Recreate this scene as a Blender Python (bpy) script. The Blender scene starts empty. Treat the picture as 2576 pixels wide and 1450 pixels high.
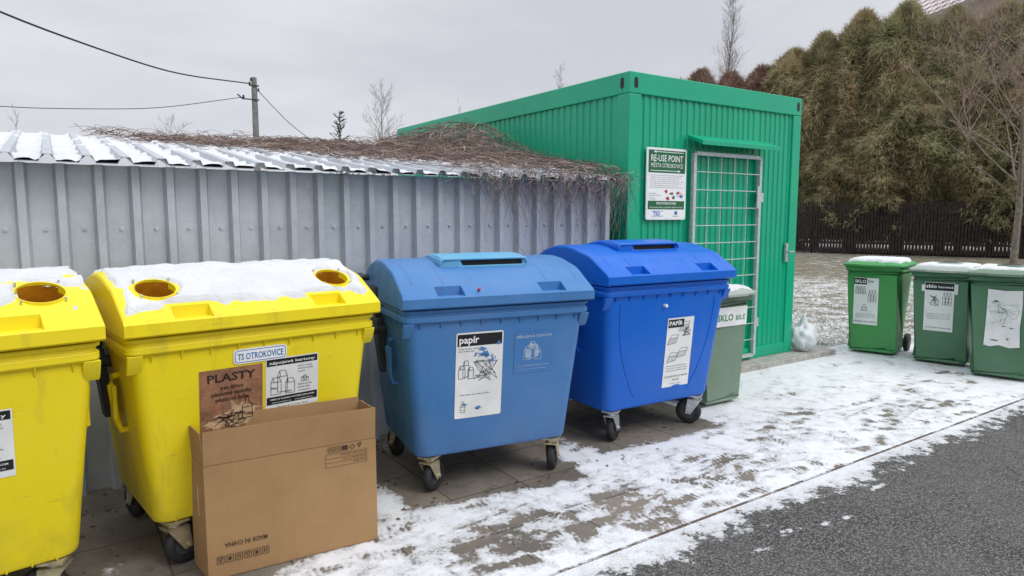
import bpy, math, random, bmesh
from mathutils import Vector, Matrix, noise
random.seed(7)
SC=bpy.context.scene
C=SC.collection
R=math.radians
U=random.uniform

# ------------------------------------------------------------------ materials
def lk(nt,a,b): nt.links.new(a,b)
def nd(nt,t,**k):
    n=nt.nodes.new(t)
    for a,b in k.items(): setattr(n,a,b)
    return n
def mat0(name,rough=.6,spec=.4,metal=0):
    m=bpy.data.materials.new(name); m.use_nodes=True
    nt=m.node_tree; b=nt.nodes['Principled BSDF']
    b.inputs['Roughness'].default_value=rough
    b.inputs['Specular IOR Level'].default_value=spec
    b.inputs['Metallic'].default_value=metal
    return m,nt,b
def pos(nt,scale=(1,1,1)):
    g=nd(nt,'ShaderNodeNewGeometry')
    mp=nd(nt,'ShaderNodeMapping'); mp.inputs['Scale'].default_value=scale
    lk(nt,g.outputs['Position'],mp.inputs['Vector'])
    return mp.outputs[0]
def noi(nt,scale,detail=4,rough=.55,sc=(1,1,1)):
    n=nd(nt,'ShaderNodeTexNoise'); n.inputs['Scale'].default_value=scale
    n.inputs['Detail'].default_value=detail; n.inputs['Roughness'].default_value=rough
    lk(nt,pos(nt,sc),n.inputs['Vector']); return n.outputs['Fac']
def rng(nt,v,a,b,c=0,d=1,smooth=False):
    n=nd(nt,'ShaderNodeMapRange')
    if smooth: n.interpolation_type='SMOOTHSTEP'
    lk(nt,v,n.inputs[0])
    for i,x in enumerate((a,b,c,d)): n.inputs[i+1].default_value=x
    return n.outputs[0]
def mixc(nt,f,a,b):
    n=nd(nt,'ShaderNodeMix',data_type='RGBA')
    for s,v in ((n.inputs[0],f),(n.inputs[6],a),(n.inputs[7],b)):
        if isinstance(v,(int,float)): s.default_value=v
        elif isinstance(v,tuple): s.default_value=(v[0],v[1],v[2],1)
        else: lk(nt,v,s)
    return n.outputs[2]
def mth(nt,op,a,b=0.):
    n=nd(nt,'ShaderNodeMath',operation=op)
    for s,v in ((n.inputs[0],a),(n.inputs[1],b)):
        if isinstance(v,(int,float)): s.default_value=v
        else: lk(nt,v,s)
    return n.outputs[0]
def bump(nt,b,h,st=.3,dist=.01):
    n=nd(nt,'ShaderNodeBump'); n.inputs['Strength'].default_value=st; n.inputs['Distance'].default_value=dist
    lk(nt,h,n.inputs['Height']); lk(nt,n.outputs[0],b.inputs['Normal'])
def plastic(name,col,rough=.42,dirt=.5,fade=.25,dcol=(.08,.072,.062)):
    m,nt,b=mat0(name,rough,.4)
    f=rng(nt,noi(nt,2.2,5,.6),.35,.7)
    c=mixc(nt,mth(nt,'MULTIPLY',f,fade),col,tuple(min(1,x*.75+.13) for x in col))
    st=rng(nt,noi(nt,7,6,.65,(1,1,.22)),.56,.8)
    c=mixc(nt,mth(nt,'MULTIPLY',st,dirt*.7),c,dcol)
    sp=rng(nt,noi(nt,14,8,.75),.64,.75)
    c=mixc(nt,mth(nt,'MULTIPLY',sp,dirt*.9),c,dcol)
    sc=rng(nt,noi(nt,10,5,.7,(.35,.35,3.2)),.64,.76)
    c=mixc(nt,mth(nt,'MULTIPLY',sc,dirt*.8),c,dcol)
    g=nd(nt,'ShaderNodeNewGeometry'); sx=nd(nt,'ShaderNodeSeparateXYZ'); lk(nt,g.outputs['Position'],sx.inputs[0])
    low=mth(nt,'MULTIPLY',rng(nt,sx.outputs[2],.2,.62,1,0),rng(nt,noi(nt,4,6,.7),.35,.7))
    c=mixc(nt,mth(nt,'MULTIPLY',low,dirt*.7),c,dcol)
    lk(nt,c,b.inputs['Base Color'])
    lk(nt,rng(nt,noi(nt,9,4),.3,.7,rough-.08,rough+.14),b.inputs['Roughness'])
    bump(nt,b,noi(nt,5,3),.25,.01)
    return m
def flat(name,col,rough=.6,var=.15,sc=20,metal=0,bmp=0,spec=.4):
    m,nt,b=mat0(name,rough,spec,metal)
    f=rng(nt,noi(nt,sc,5,.6),.3,.7)
    lk(nt,mixc(nt,f,tuple(x*(1-var) for x in col),tuple(min(1,x*(1+var)) for x in col)),b.inputs['Base Color'])
    if bmp: bump(nt,b,noi(nt,sc*2,5,.6),bmp,.01)
    return m

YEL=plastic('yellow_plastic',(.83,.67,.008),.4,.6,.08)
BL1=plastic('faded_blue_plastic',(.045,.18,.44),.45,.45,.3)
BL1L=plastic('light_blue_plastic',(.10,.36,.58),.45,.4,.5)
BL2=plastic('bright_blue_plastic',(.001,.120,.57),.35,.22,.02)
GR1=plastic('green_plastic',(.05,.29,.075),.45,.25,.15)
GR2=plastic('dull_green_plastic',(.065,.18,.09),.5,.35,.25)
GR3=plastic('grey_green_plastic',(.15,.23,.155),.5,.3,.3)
BLK=flat('black_rubber',(.022,.022,.024),.55,.3)
DKG=flat('dark_grey_plastic',(.03,.032,.038),.45,.3)
INN=flat('orange_interior',(.40,.17,.006),.5,.35,8)
ZINC=flat('zinc_bracket',(.50,.44,.30),.4,.35,25,.6)
ZINC2=flat('grey_zinc',(.55,.56,.57),.4,.25,25,.7)
RIM=flat('wheel_rim',(.07,.07,.075),.5,.3)
PAPER=flat('sticker_paper',(.72,.73,.72),.5,.10,6)
INK=flat('black_ink',(.012,.012,.014),.5,.1)
INKG=flat('grey_ink',(.10,.10,.11),.5,.1)
INKB=flat('worn_brown_ink',(.030,.014,.010),.5,.4,22)
BRST=flat('brown_sticker',(.27,.125,.070),.5,.4,16)
BRCR=flat('cream_cracks',(.50,.34,.20),.6,.4,20)
LBLUE=flat('sticker_blue',(.03,.16,.42),.4,.1)
WHT=flat('white_print',(.82,.83,.83),.45,.05)
FAD=flat('faded_print',(.33,.44,.58),.5,.25,30)
SGR=flat('sign_green',(.015,.13,.05),.45,.1)
LGR=flat('letter_green',(.02,.20,.07),.45,.1)
RED=flat('red_print',(.45,.03,.03),.45,.1)
CONC=flat('concrete',(.36,.35,.32),.85,.3,12,0,.4)
POLE=flat('pole_concrete',(.19,.185,.18),.9,.3,6,0,.3)
WIRE=flat('wire_black',(.02,.02,.022),.6,.1)
TWIG=flat('vine_twig',(.135,.088,.072),.85,.5,9)
TWIG2=flat('vine_twig_pale',(.34,.27,.235),.85,.4,9)
BARK=flat('bark',(.19,.165,.135),.9,.4,8,0,.5)
BARKR=flat('reddish_twigs',(.33,.235,.20),.9,.3,5)
FENCE=flat('dark_fence_wood',(.030,.023,.020),.9,.5,6,0,.3)

def mk_snow(name='snow'):
    m,nt,b=mat0(name,.75,.25)
    lk(nt,mixc(nt,rng(nt,noi(nt,6,5,.6),.3,.7),(.73,.75,.78),(.84,.85,.86)),b.inputs['Base Color'])
    h=mth(nt,'ADD',noi(nt,45,6,.7),mth(nt,'MULTIPLY',noi(nt,220,3,.7),.5))
    bump(nt,b,h,.75,.02)
    return m
SNOW=mk_snow()

m,nt,b=mat0('galvanised_sheet',.45,.5,.4)
v=nd(nt,'ShaderNodeTexVoronoi'); v.inputs['Scale'].default_value=55; lk(nt,pos(nt),v.inputs['Vector'])
sx=nd(nt,'ShaderNodeSeparateColor'); lk(nt,v.outputs['Color'],sx.inputs[0])
c=mixc(nt,rng(nt,noi(nt,1.6,6,.65),.3,.7),(.37,.405,.44),(.52,.555,.59))
c=mixc(nt,mth(nt,'MULTIPLY',sx.outputs[0],.20),c,(.62,.64,.67))
st=rng(nt,noi(nt,9,6,.7,(1,1,.12)),.58,.78)
c=mixc(nt,mth(nt,'MULTIPLY',st,.40),c,(.20,.215,.23))
c=mixc(nt,mth(nt,'MULTIPLY',rng(nt,noi(nt,22,6,.8),.68,.76),.8),c,(.16,.15,.14))
lk(nt,c,b.inputs['Base Color']); lk(nt,rng(nt,noi(nt,12,5),.3,.7,.36,.55),b.inputs['Roughness'])
bump(nt,b,noi(nt,3.5,3),.35,.02)
GALV=m
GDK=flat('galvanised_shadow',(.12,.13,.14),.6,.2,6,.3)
BAR=flat('galvanised_bars',(.56,.58,.60),.4,.2,30,.4)

m,nt,b=mat0('green_paint',.33,.5)
c=mixc(nt,rng(nt,noi(nt,1.5,4),.3,.7),(.002,.34,.185),(.004,.39,.21))
c=mixc(nt,mth(nt,'MULTIPLY',rng(nt,noi(nt,8,6,.7,(1,1,.2)),.58,.8),.25),c,(.02,.18,.10))
lk(nt,c,b.inputs['Base Color']); bump(nt,b,noi(nt,2.5,2),.2,.02)
GPAINT=m

m,nt,b=mat0('cardboard',.85,.15)
c=mixc(nt,rng(nt,noi(nt,3,6,.6),.3,.7),(.30,.18,.085),(.385,.24,.118))
w=noi(nt,120,2,.5,(1,1,.08))
c=mixc(nt,mth(nt,'MULTIPLY',w,.18),c,(.22,.13,.06))
lk(nt,c,b.inputs['Base Color']); bump(nt,b,mth(nt,'ADD',noi(nt,6,4),mth(nt,'MULTIPLY',w,.15)),.4,.012)
CARD=m
CRSE=flat('cardboard_crease',(.17,.095,.05),.9,.2)
CPRINT=flat('cardboard_print',(.055,.03,.02),.8,.2)
TAPE=flat('paper_label',(.7,.7,.68),.5,.1)

def groundmat(name,basefn,rough=.85,sharp=.12,n1=9,snowcol=((.67,.69,.72),(.80,.81,.83)),thinc=(.46,.445,.43)):
    m,nt,b=mat0(name,rough,.3)
    a=nd(nt,'ShaderNodeAttribute',attribute_name='bias')
    n=mth(nt,'SUBTRACT',noi(nt,n1,9,.68),.5)
    n2=mth(nt,'MULTIPLY',mth(nt,'SUBTRACT',noi(nt,2.3,3,.5),.5),.5)
    n3=mth(nt,'MULTIPLY',mth(nt,'SUBTRACT',noi(nt,55,4,.7),.5),.38)
    s=mth(nt,'ADD',mth(nt,'ADD',mth(nt,'ADD',n,n2),n3),a.outputs['Fac'])
    mask=rng(nt,s,-.03,sharp,0,1,True)
    base,bh,br=basefn(nt)
    sc=mixc(nt,rng(nt,noi(nt,5,6,.65),.3,.7),*snowcol)
    thin=rng(nt,s,.0,.26,1,0)
    sc=mixc(nt,mth(nt,'MULTIPLY',thin,.48),sc,thinc)
    lk(nt,mixc(nt,mask,base,sc),b.inputs['Base Color'])
    r=nd(nt,'ShaderNodeMix'); lk(nt,mask,r.inputs[0]); lk(nt,br,r.inputs[2]); r.inputs[3].default_value=.8
    lk(nt,r.outputs[0],b.inputs['Roughness'])
    h=mth(nt,'ADD',mth(nt,'MULTIPLY',rng(nt,s,-.02,.20,0,1),.9),mth(nt,'MULTIPLY',noi(nt,70,6,.75),.4))
    h=mth(nt,'ADD',h,mth(nt,'MULTIPLY',bh,.35))
    bump(nt,b,h,.6,.016)
    return m
def b_pav(nt):
    br=nd(nt,'ShaderNodeTexBrick'); br.offset=.0; br.squash=1
    br.inputs['Scale'].default_value=1; br.inputs['Mortar Size'].default_value=.005
    br.inputs['Brick Width'].default_value=.5; br.inputs['Row Height'].default_value=.5
    br.inputs['Color1'].default_value=(.24,.205,.165,1); br.inputs['Color2'].default_value=(.19,.168,.14,1); br.inputs['Mortar'].default_value=(.06,.05,.04,1)
    mp=nd(nt,'ShaderNodeMapping'); g=nd(nt,'ShaderNodeNewGeometry'); lk(nt,g.outputs['Position'],mp.inputs[0])
    mp.inputs['Location'].default_value=(.13,.09,0)
    lk(nt,mp.outputs[0],br.inputs['Vector'])
    wet=rng(nt,noi(nt,1.7,6,.6),.42,.62)
    c=mixc(nt,mth(nt,'MULTIPLY',wet,.6),br.outputs['Color'],(.085,.074,.063))
    c=mixc(nt,mth(nt,'MULTIPLY',rng(nt,noi(nt,60,6,.8),.5,.8),.5),c,(.28,.25,.21))
    c=mixc(nt,mth(nt,'MULTIPLY',rng(nt,noi(nt,9,6,.75),.56,.7),.65),c,(.05,.043,.035))
    c=mixc(nt,mth(nt,'MULTIPLY',rng(nt,noi(nt,3.3,6,.7),.55,.7),.5),c,(.09,.092,.055))
    return c,mth(nt,'ADD',mth(nt,'MULTIPLY',br.outputs['Fac'],-1.5),noi(nt,40,6,.7)),rng(nt,wet,0,1,.85,.5)
def b_asph(nt):
    v=nd(nt,'ShaderNodeTexVoronoi'); v.inputs['Scale'].default_value=100; lk(nt,pos(nt),v.inputs['Vector'])
    sp=nd(nt,'ShaderNodeSeparateColor'); lk(nt,v.outputs['Color'],sp.inputs[0])
    c=mixc(nt,rng(nt,sp.outputs[0],.15,1),(.038,.037,.036),(.26,.25,.235))
    c=mixc(nt,rng(nt,v.outputs['Distance'],.35,.75),c,(.025,.025,.025))
    c=mixc(nt,mth(nt,'MULTIPLY',rng(nt,noi(nt,1.2,6,.65),.35,.65),.35),c,(.16,.153,.145))
    c=mixc(nt,rng(nt,noi(nt,80,3,.8),.63,.69),c,(.46,.43,.40))
    return c,mth(nt,'MULTIPLY',v.outputs['Distance'],-2.5),rng(nt,noi(nt,3,3),.3,.7,.65,.9)
def b_grass(nt):
    c=mixc(nt,rng(nt,noi(nt,25,6,.75),.35,.65),(.07,.07,.035),(.22,.185,.125))
    c=mixc(nt,rng(nt,noi(nt,1.1,5,.6),.4,.65),c,(.14,.125,.085))
    return c,noi(nt,60,6,.8),rng(nt,noi(nt,3,3),.3,.7,.9,.95)
PAV=groundmat('snowy_pavement',b_pav)
ASPH=groundmat('snowy_asphalt',b_asph,.85,.07)
GRASS=groundmat('snowy_grass',b_grass,.9,.12,14,((.6,.62,.64),(.74,.75,.77)),(.4,.38,.33))
def b_seam(nt):
    c=mixc(nt,noi(nt,20,5),(.10,.065,.045),(.17,.12,.085))
    return c,noi(nt,60,4),rng(nt,noi(nt,3,3),.3,.7,.9,.95)
SEAM=groundmat('kerb_joint',b_seam)

def folmat(name,a,b_,c_,d_,tr=.35):
    m,nt,b=mat0(name,.85,.12)
    c=mixc(nt,rng(nt,noi(nt,.35,5,.65),.42,.60),a,b_)
    c=mixc(nt,rng(nt,noi(nt,3.2,4,.7),.45,.62),c,c_)
    c=mixc(nt,rng(nt,noi(nt,1.3,3,.7),.54,.68),c,d_)
    lk(nt,c,b.inputs['Base Color'])
    t=nd(nt,'ShaderNodeBsdfTranslucent'); lk(nt,c,t.inputs['Color'])
    mx=nd(nt,'ShaderNodeMixShader'); mx.inputs[0].default_value=tr
    lk(nt,b.outputs[0],mx.inputs[1]); lk(nt,t.outputs[0],mx.inputs[2])
    lk(nt,mx.outputs[0],nt.nodes['Material Output'].inputs['Surface'])
    return m
THU=folmat('thuja_foliage',(.33,.32,.17),(.43,.315,.185),(.42,.41,.245),(.20,.165,.10))
THR=folmat('rusty_thuja_foliage',(.29,.19,.15),(.36,.215,.17),(.28,.235,.17),(.17,.11,.09))
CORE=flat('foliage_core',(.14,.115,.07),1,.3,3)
SPR=flat('spruce_needles',(.05,.06,.045),.9,.4,5)

# ------------------------------------------------------------------ mesh builder
_tc={}
def tgeo(txt,bold):
    k=(txt,bold)
    if k in _tc: return _tc[k]
    cu=bpy.data.curves.new('t','FONT'); cu.body=txt; cu.size=1; cu.offset=bold; cu.resolution_u=2
    try: cu.fill_mode='FRONT'
    except Exception: pass
    ob=bpy.data.objects.new('t',cu); C.objects.link(ob); bpy.context.view_layer.update()
    me=bpy.data.meshes.new_from_object(ob.evaluated_get(bpy.context.evaluated_depsgraph_get()))
    vs=[v.co.copy() for v in me.vertices]; fs=[list(p.vertices) for p in me.polygons]
    bpy.data.objects.remove(ob); bpy.data.curves.remove(cu); bpy.data.meshes.remove(me)
    xs=[v.x for v in vs] or [0,1]
    _tc[k]=(vs,fs,min(xs),max(xs)); return _tc[k]
def rr(w,d,r,z,n=4,cx=0,cy=0):
    out=[]
    for qx,qy,a0 in ((1,-1,-90),(1,1,0),(-1,1,90),(-1,-1,180)):
        for i in range(n+1):
            a=R(a0+90*i/n)
            out.append((cx+qx*(w/2-r)+r*math.cos(a),cy+qy*(d/2-r)+r*math.sin(a),z))
    return out
class MB:
    def __init__(s): s.v=[];s.f=[];s.m=[]
    def add(s,vs,fs,m=0,T=None):
        o=len(s.v)
        if T is not None: s.v+=[tuple(T@Vector(p)) for p in vs]
        else: s.v+=[tuple(p) for p in vs]
        for f in fs: s.f.append([i+o for i in f]); s.m.append(m)
        return s
    def box(s,lo,hi,m=0,T=None):
        x0,y0,z0=lo;x1,y1,z1=hi
        s.add([(x0,y0,z0),(x1,y0,z0),(x1,y1,z0),(x0,y1,z0),(x0,y0,z1),(x1,y0,z1),(x1,y1,z1),(x0,y1,z1)],
              [(0,3,2,1),(4,5,6,7),(0,1,5,4),(1,2,6,5),(2,3,7,6),(3,0,4,7)],m,T); return s
    def loft(s,rings,m=0,c0=True,c1=True,T=None):
        n=len(rings[0]); vs=[p for r in rings for p in r]; fs=[]
        for k in range(len(rings)-1):
            for i in range(n):
                j=(i+1)%n; fs.append((k*n+i,k*n+j,(k+1)*n+j,(k+1)*n+i))
        if c0: fs.append(tuple(reversed(range(n))))
        if c1: fs.append(tuple((len(rings)-1)*n+i for i in range(n)))
        s.add(vs,fs,m,T); return s
    def tube(s,pts,r,n=6,m=0,cap=True,T=None):
        pts=[Vector(p) for p in pts]; rings=[]
        for i,p in enumerate(pts):
            d=(pts[min(i+1,len(pts)-1)]-pts[max(i-1,0)])
            if d.length<1e-9: d=Vector((0,0,1))
            d.normalize()
            a=Vector((0,0,1)) if abs(d.z)<.9 else Vector((1,0,0))
            x=d.cross(a).normalized(); y=d.cross(x).normalized()
            rad=r[i] if isinstance(r,(list,tuple)) else r
            rings.append([tuple(p+(x*math.cos(2*math.pi*k/n)+y*math.sin(2*math.pi*k/n))*rad) for k in range(n)])
        return s.loft(rings,m,cap,cap,T)
    def cyl(s,p0,p1,r0,r1=None,n=20,m=0,T=None):
        return s.tube([p0,p1],[r0,r0 if r1 is None else r1],n,m,True,T)
    def rect(s,x0,y0,x1,y1,m,T,z=0):
        return s.add([(x0,y0,z),(x1,y0,z),(x1,y1,z),(x0,y1,z)],[(0,1,2,3)],m,T)
    def poly(s,pts,m,T,z=0):
        return s.add([(p[0],p[1],z) for p in pts],[tuple(range(len(pts)))],m,T)
    def line(s,a,b,w,m,T,z=.0022):
        a=Vector(a);b=Vector(b); d=(b-a)
        if d.length<1e-9: return s
        d.normalize(); n=Vector((-d.y,d.x))*w/2
        return s.add([(*(a-n),z),(*(b-n),z),(*(b+n),z),(*(a+n),z)],[(0,1,2,3)],m,T)
    def pline(s,pts,w,m,T,z=.0022,close=False):
        q=list(pts)+([pts[0]] if close else [])
        for a,b in zip(q,q[1:]): s.line(a,b,w,m,T,z)
        return s
    def text(s,txt,x,y,cap,m,T,w=None,al='L',bold=.012,z=.002):
        vs,fs,x0,x1=tgeo(txt,bold); sy=cap/.70; sx=sy
        if w: sx=w/(x1-x0)
        tw=(x1-x0)*sx
        ox=x-(0 if al=='L' else tw/2 if al=='C' else tw)
        s.add([((v.x-x0)*sx+ox,v.y*sy+y,z) for v in vs],fs,m,T); return s
    def blob(s,cx,cy,rx,ry,m,T,z=.0026,n=14,j=.35):
        ph=U(0,50)
        s.poly([(cx+rx*math.cos(2*math.pi*i/n)*(1+j*noise.noise((i*1.7,ph,0))*2),cy+ry*math.sin(2*math.pi*i/n)*(1+j*noise.noise((i*1.3,ph+9,0))*2)) for i in range(n)],m,T,z); return s
    def mesh(s,name,mats,smooth=None):
        me=bpy.data.meshes.new(name); me.from_pydata(s.v,[],s.f)
        for q in mats: me.materials.append(q)
        me.polygons.foreach_set('material_index',s.m)
        if smooth is not None:
            me.shade_smooth(); me.set_sharp_from_angle(angle=R(smooth))
        me.update(); return me
    def obj(s,name,mats,parent=None,smooth=None,bevel=0,loc=None,rot=None,**k):
        return mkobj(name,s.mesh(name,mats,smooth),parent,bevel,loc,rot,**k)
def mkobj(name,me,parent=None,bevel=0,loc=None,rot=None,**k):
    o=bpy.data.objects.new(name,me); C.objects.link(o)
    if parent: o.parent=parent
    if loc: o.location=loc
    if rot: o.rotation_euler=rot
    if bevel:
        b=o.modifiers.new('b','BEVEL'); b.width=bevel; b.segments=2; b.limit_method='ANGLE'; b.angle_limit=R(40)
        b.harden_normals=False
    for a,v in k.items(): o[a]=v
    return o
def top(name,loc,rz,label,cat,group=None,scale=1):
    e=bpy.data.objects.new(name,None); C.objects.link(e); e.location=loc; e.rotation_euler=(0,0,rz); e.scale=(scale,)*3
    e.empty_display_size=.2; e['label']=label; e['category']=cat
    if group: e['group']=group
    return e
def gridfaces(nx,ny,keep):
    fs=[]
    for j in range(ny):
        for i in range(nx):
            a=j*(nx+1)+i; q=(a,a+1,a+nx+2,a+nx+1)
            if any(keep[k] for k in q): fs.append(q)
    return fs

# ------------------------------------------------------------------ stickers
def sketch_cartons(mb,x,y,w,h,T,m,lw=.0022):
    for (a,b,c,d) in ((.05,.05,.38,.62),(.30,.12,.36,.78),(.60,.03,.34,.55)):
        X=x+a*w;Y=y+b*h;W=c*w;H=d*h
        mb.pline([(X,Y),(X+W,Y),(X+W,Y+H*.72),(X,Y+H*.72)],lw,m,T,close=True)
        mb.pline([(X,Y+H*.72),(X+W*.2,Y+H),(X+W*.8,Y+H),(X+W,Y+H*.72)],lw,m,T)
        mb.line((X+W*.2,Y+H),(X+W*.3,Y+H*.72),lw,m,T)
def sketch_bottle(mb,x,y,w,h,T,m,lw=.0022):
    mb.pline([(x,y),(x+w,y),(x+w,y+h*.6),(x+w*.68,y+h*.75),(x+w*.68,y+h),(x+w*.32,y+h),(x+w*.32,y+h*.75),(x,y+h*.6)],lw,m,T,close=True)
    mb.line((x,y+h*.2),(x+w,y+h*.2),lw,m,T); mb.line((x,y+h*.5),(x+w,y+h*.5),lw,m,T)
def scribble(mb,x,y,w,h,T,m,n=14,lw=.002):
    p=(x+w/2,y+h/2)
    for i in range(n):
        q=(x+U(0,w),y+U(0,h)); mb.pline([p,((p[0]+q[0])/2+U(-.1,.1)*w,(p[1]+q[1])/2+U(-.1,.1)*h),q],lw,m,T); p=q
def st_cartons(mb,T,w,h,P=0,K=1,W=2):
    mb.rect(0,0,w,h,P,T); mb.rect(.006,h*.85,w-.006,h-.006,K,T,.001)
    mb.text('nápojové kartony',w/2,h*.885,h*.055,W,T,w=w*.86,al='C')
    sketch_cartons(mb,.02,h*.27,w*.5,h*.53,T,K)
    mb.text('Víno',w*.10,h*.40,h*.045,K,T); mb.text('MLÉKO',w*.36,h*.31,h*.03,K,T)
    for i,t in enumerate(['Krabice od džusů,','mléčných výrobků,','vín apod.']): mb.text(t,w*.60,h*(.78-.055*i),h*.028,K,T,bold=0)
    sketch_cartons(mb,w*.66,h*.47,w*.16,h*.14,T,K,.0016)
    for i,t in enumerate(['Stlačte prosím,','šetříte místo','v kontejneru.']): mb.text(t,w*.60,h*(.41-.06*i),h*.034,K,T,bold=0)
    mb.rect(.006,h*.10,w-.006,h*.25,K,T,.001)
    mb.text('OBEC JE ČLENEM SYSTÉMU EKO-KOM',w/2,h*.185,h*.028,W,T,w=w*.84,al='C')
    mb.text('www.ekokom.cz     www.jaktridit.cz',w/2,h*.125,h*.025,W,T,w=w*.78,al='C',bold=0)
    mb.text('Děkujeme Vám, že třídíte odpady!',w/2,h*.03,h*.026,K,T,w=w*.6,al='C',bold=0)
def frontT(x,z,off=.0025):
    t=math.atan2(.08,.81)
    M=Matrix.Rotation(R(90)+t,4,'X')
    return Matrix.Translation((x,-.40-.08*(z-.27)/.81-off,z))@M

# ------------------------------------------------------------------ 1100 l container
PROF=[(-.55,1.185),(-.552,1.238),(-.532,1.256),(-.355,1.362),(-.315,1.380),(-.13,1.424),(-.03,1.436),(.10,1.434),(.24,1.402),(.34,1.355),(.42,1.29),(.48,1.20),(.52,1.10)]
def pz(y):
    for (a,b),(c,d) in zip(PROF[1:],PROF[2:]):
        if a<=y<=c: return b+(d-b)*(y-a)/(c-a)
    return PROF[1][1]
def lid_mesh(kind,MT):
    mb=MB(); rings=[]
    for x,sc in ((-.632,.93),(-.626,.975),(-.60,1),(.60,1),(.626,.975),(.632,.93)):
        ring=[(x,y*(.985+.015*(sc>.99)),1.17+(z-1.17)*sc) for y,z in PROF]
        ring+=[(x,.49,1.10),(x,.47,1.175),(x,-.53,1.175)]
        rings.append(ring)
    mb.loft(rings,0)
    base=mkobj('tmp',mb.mesh('tmp',[MT],28))
    cu=MB()
    for sx in (-.34,.34):
        cu.box((sx-.085,-.60,1.245),(sx+.085,-.462,1.42),0)
    if kind=='round':
        for sx in (-.45,.45):
            c=Vector((sx,-.33,1.368)); n=Vector((0,-.40,.916))
            cu.cyl(c-n*.13,c+n*.08,.088,n=40,m=1)
    cut=mkobj('cut',cu.mesh('cut',[MT,INN]))
    bo=base.modifiers.new('x','BOOLEAN'); bo.operation='DIFFERENCE'; bo.object=cut; bo.solver='EXACT'; bo.material_mode='TRANSFER'
    bpy.context.view_layer.update()
    me=bpy.data.meshes.new_from_object(base.evaluated_get(bpy.context.evaluated_depsgraph_get()))
    bpy.data.objects.remove(base); bpy.data.objects.remove(cut)
    me.name='lid'
    me.shade_smooth(); me.set_sharp_from_angle(angle=R(16))
    return me
_cache={}
def caster_meshes():
    if 'c' in _cache: return _cache['c']
    b=MB()
    b.box((-.055,-.05,.225),(.055,.05,.238)); b.cyl((0,0,.195),(0,0,.225),.032)
    for sx in (-1,1):
        b.add([(sx*.034,-.05,.20),(sx*.034,.055,.20),(sx*.034,.070,.085),(sx*.034,.030,.08),
               (sx*.041,-.05,.20),(sx*.041,.055,.20),(sx*.041,.070,.085),(sx*.041,.030,.08)],
              [(0,1,2,3),(7,6,5,4),(0,4,5,1),(1,5,6,2),(2,6,7,3),(3,7,4,0)])
    b.box((-.041,-.05,.196),(.041,.055,.203)); b.cyl((-.05,.05,.100),(.05,.05,.100),.012,n=10)
    t=MB(); rings=[]
    pr=[(-.024,.060),(-.027,.082),(-.021,.095),(-.009,.100),(.009,.100),(.021,.095),(.027,.082),(.024,.060)]
    n=28
    for k in range(n+1):
        a=2*math.pi*k/n
        rings.append([(x,.05+r*math.cos(a),.100+r*math.sin(a)) for x,r in pr])
    t.loft(rings,0,False,False)
    r=MB(); r.cyl((-.012,.05,.100),(.012,.05,.100),.062,n=24); r.cyl((-.026,.05,.100),(.026,.05,.100),.022,n=16)
    for k in range(5):
        a=2*math.pi*k/5
        r.cyl((-.018,.05+.038*math.cos(a),.100+.038*math.sin(a)),(.018,.05+.038*math.cos(a),.100+.038*math.sin(a)),.007,n=8)
    _cache['c']=(b.mesh('caster',[ZINC],35),t.mesh('tyre',[BLK],50),r.mesh('rim',[RIM],35)); return _cache['c']
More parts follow.
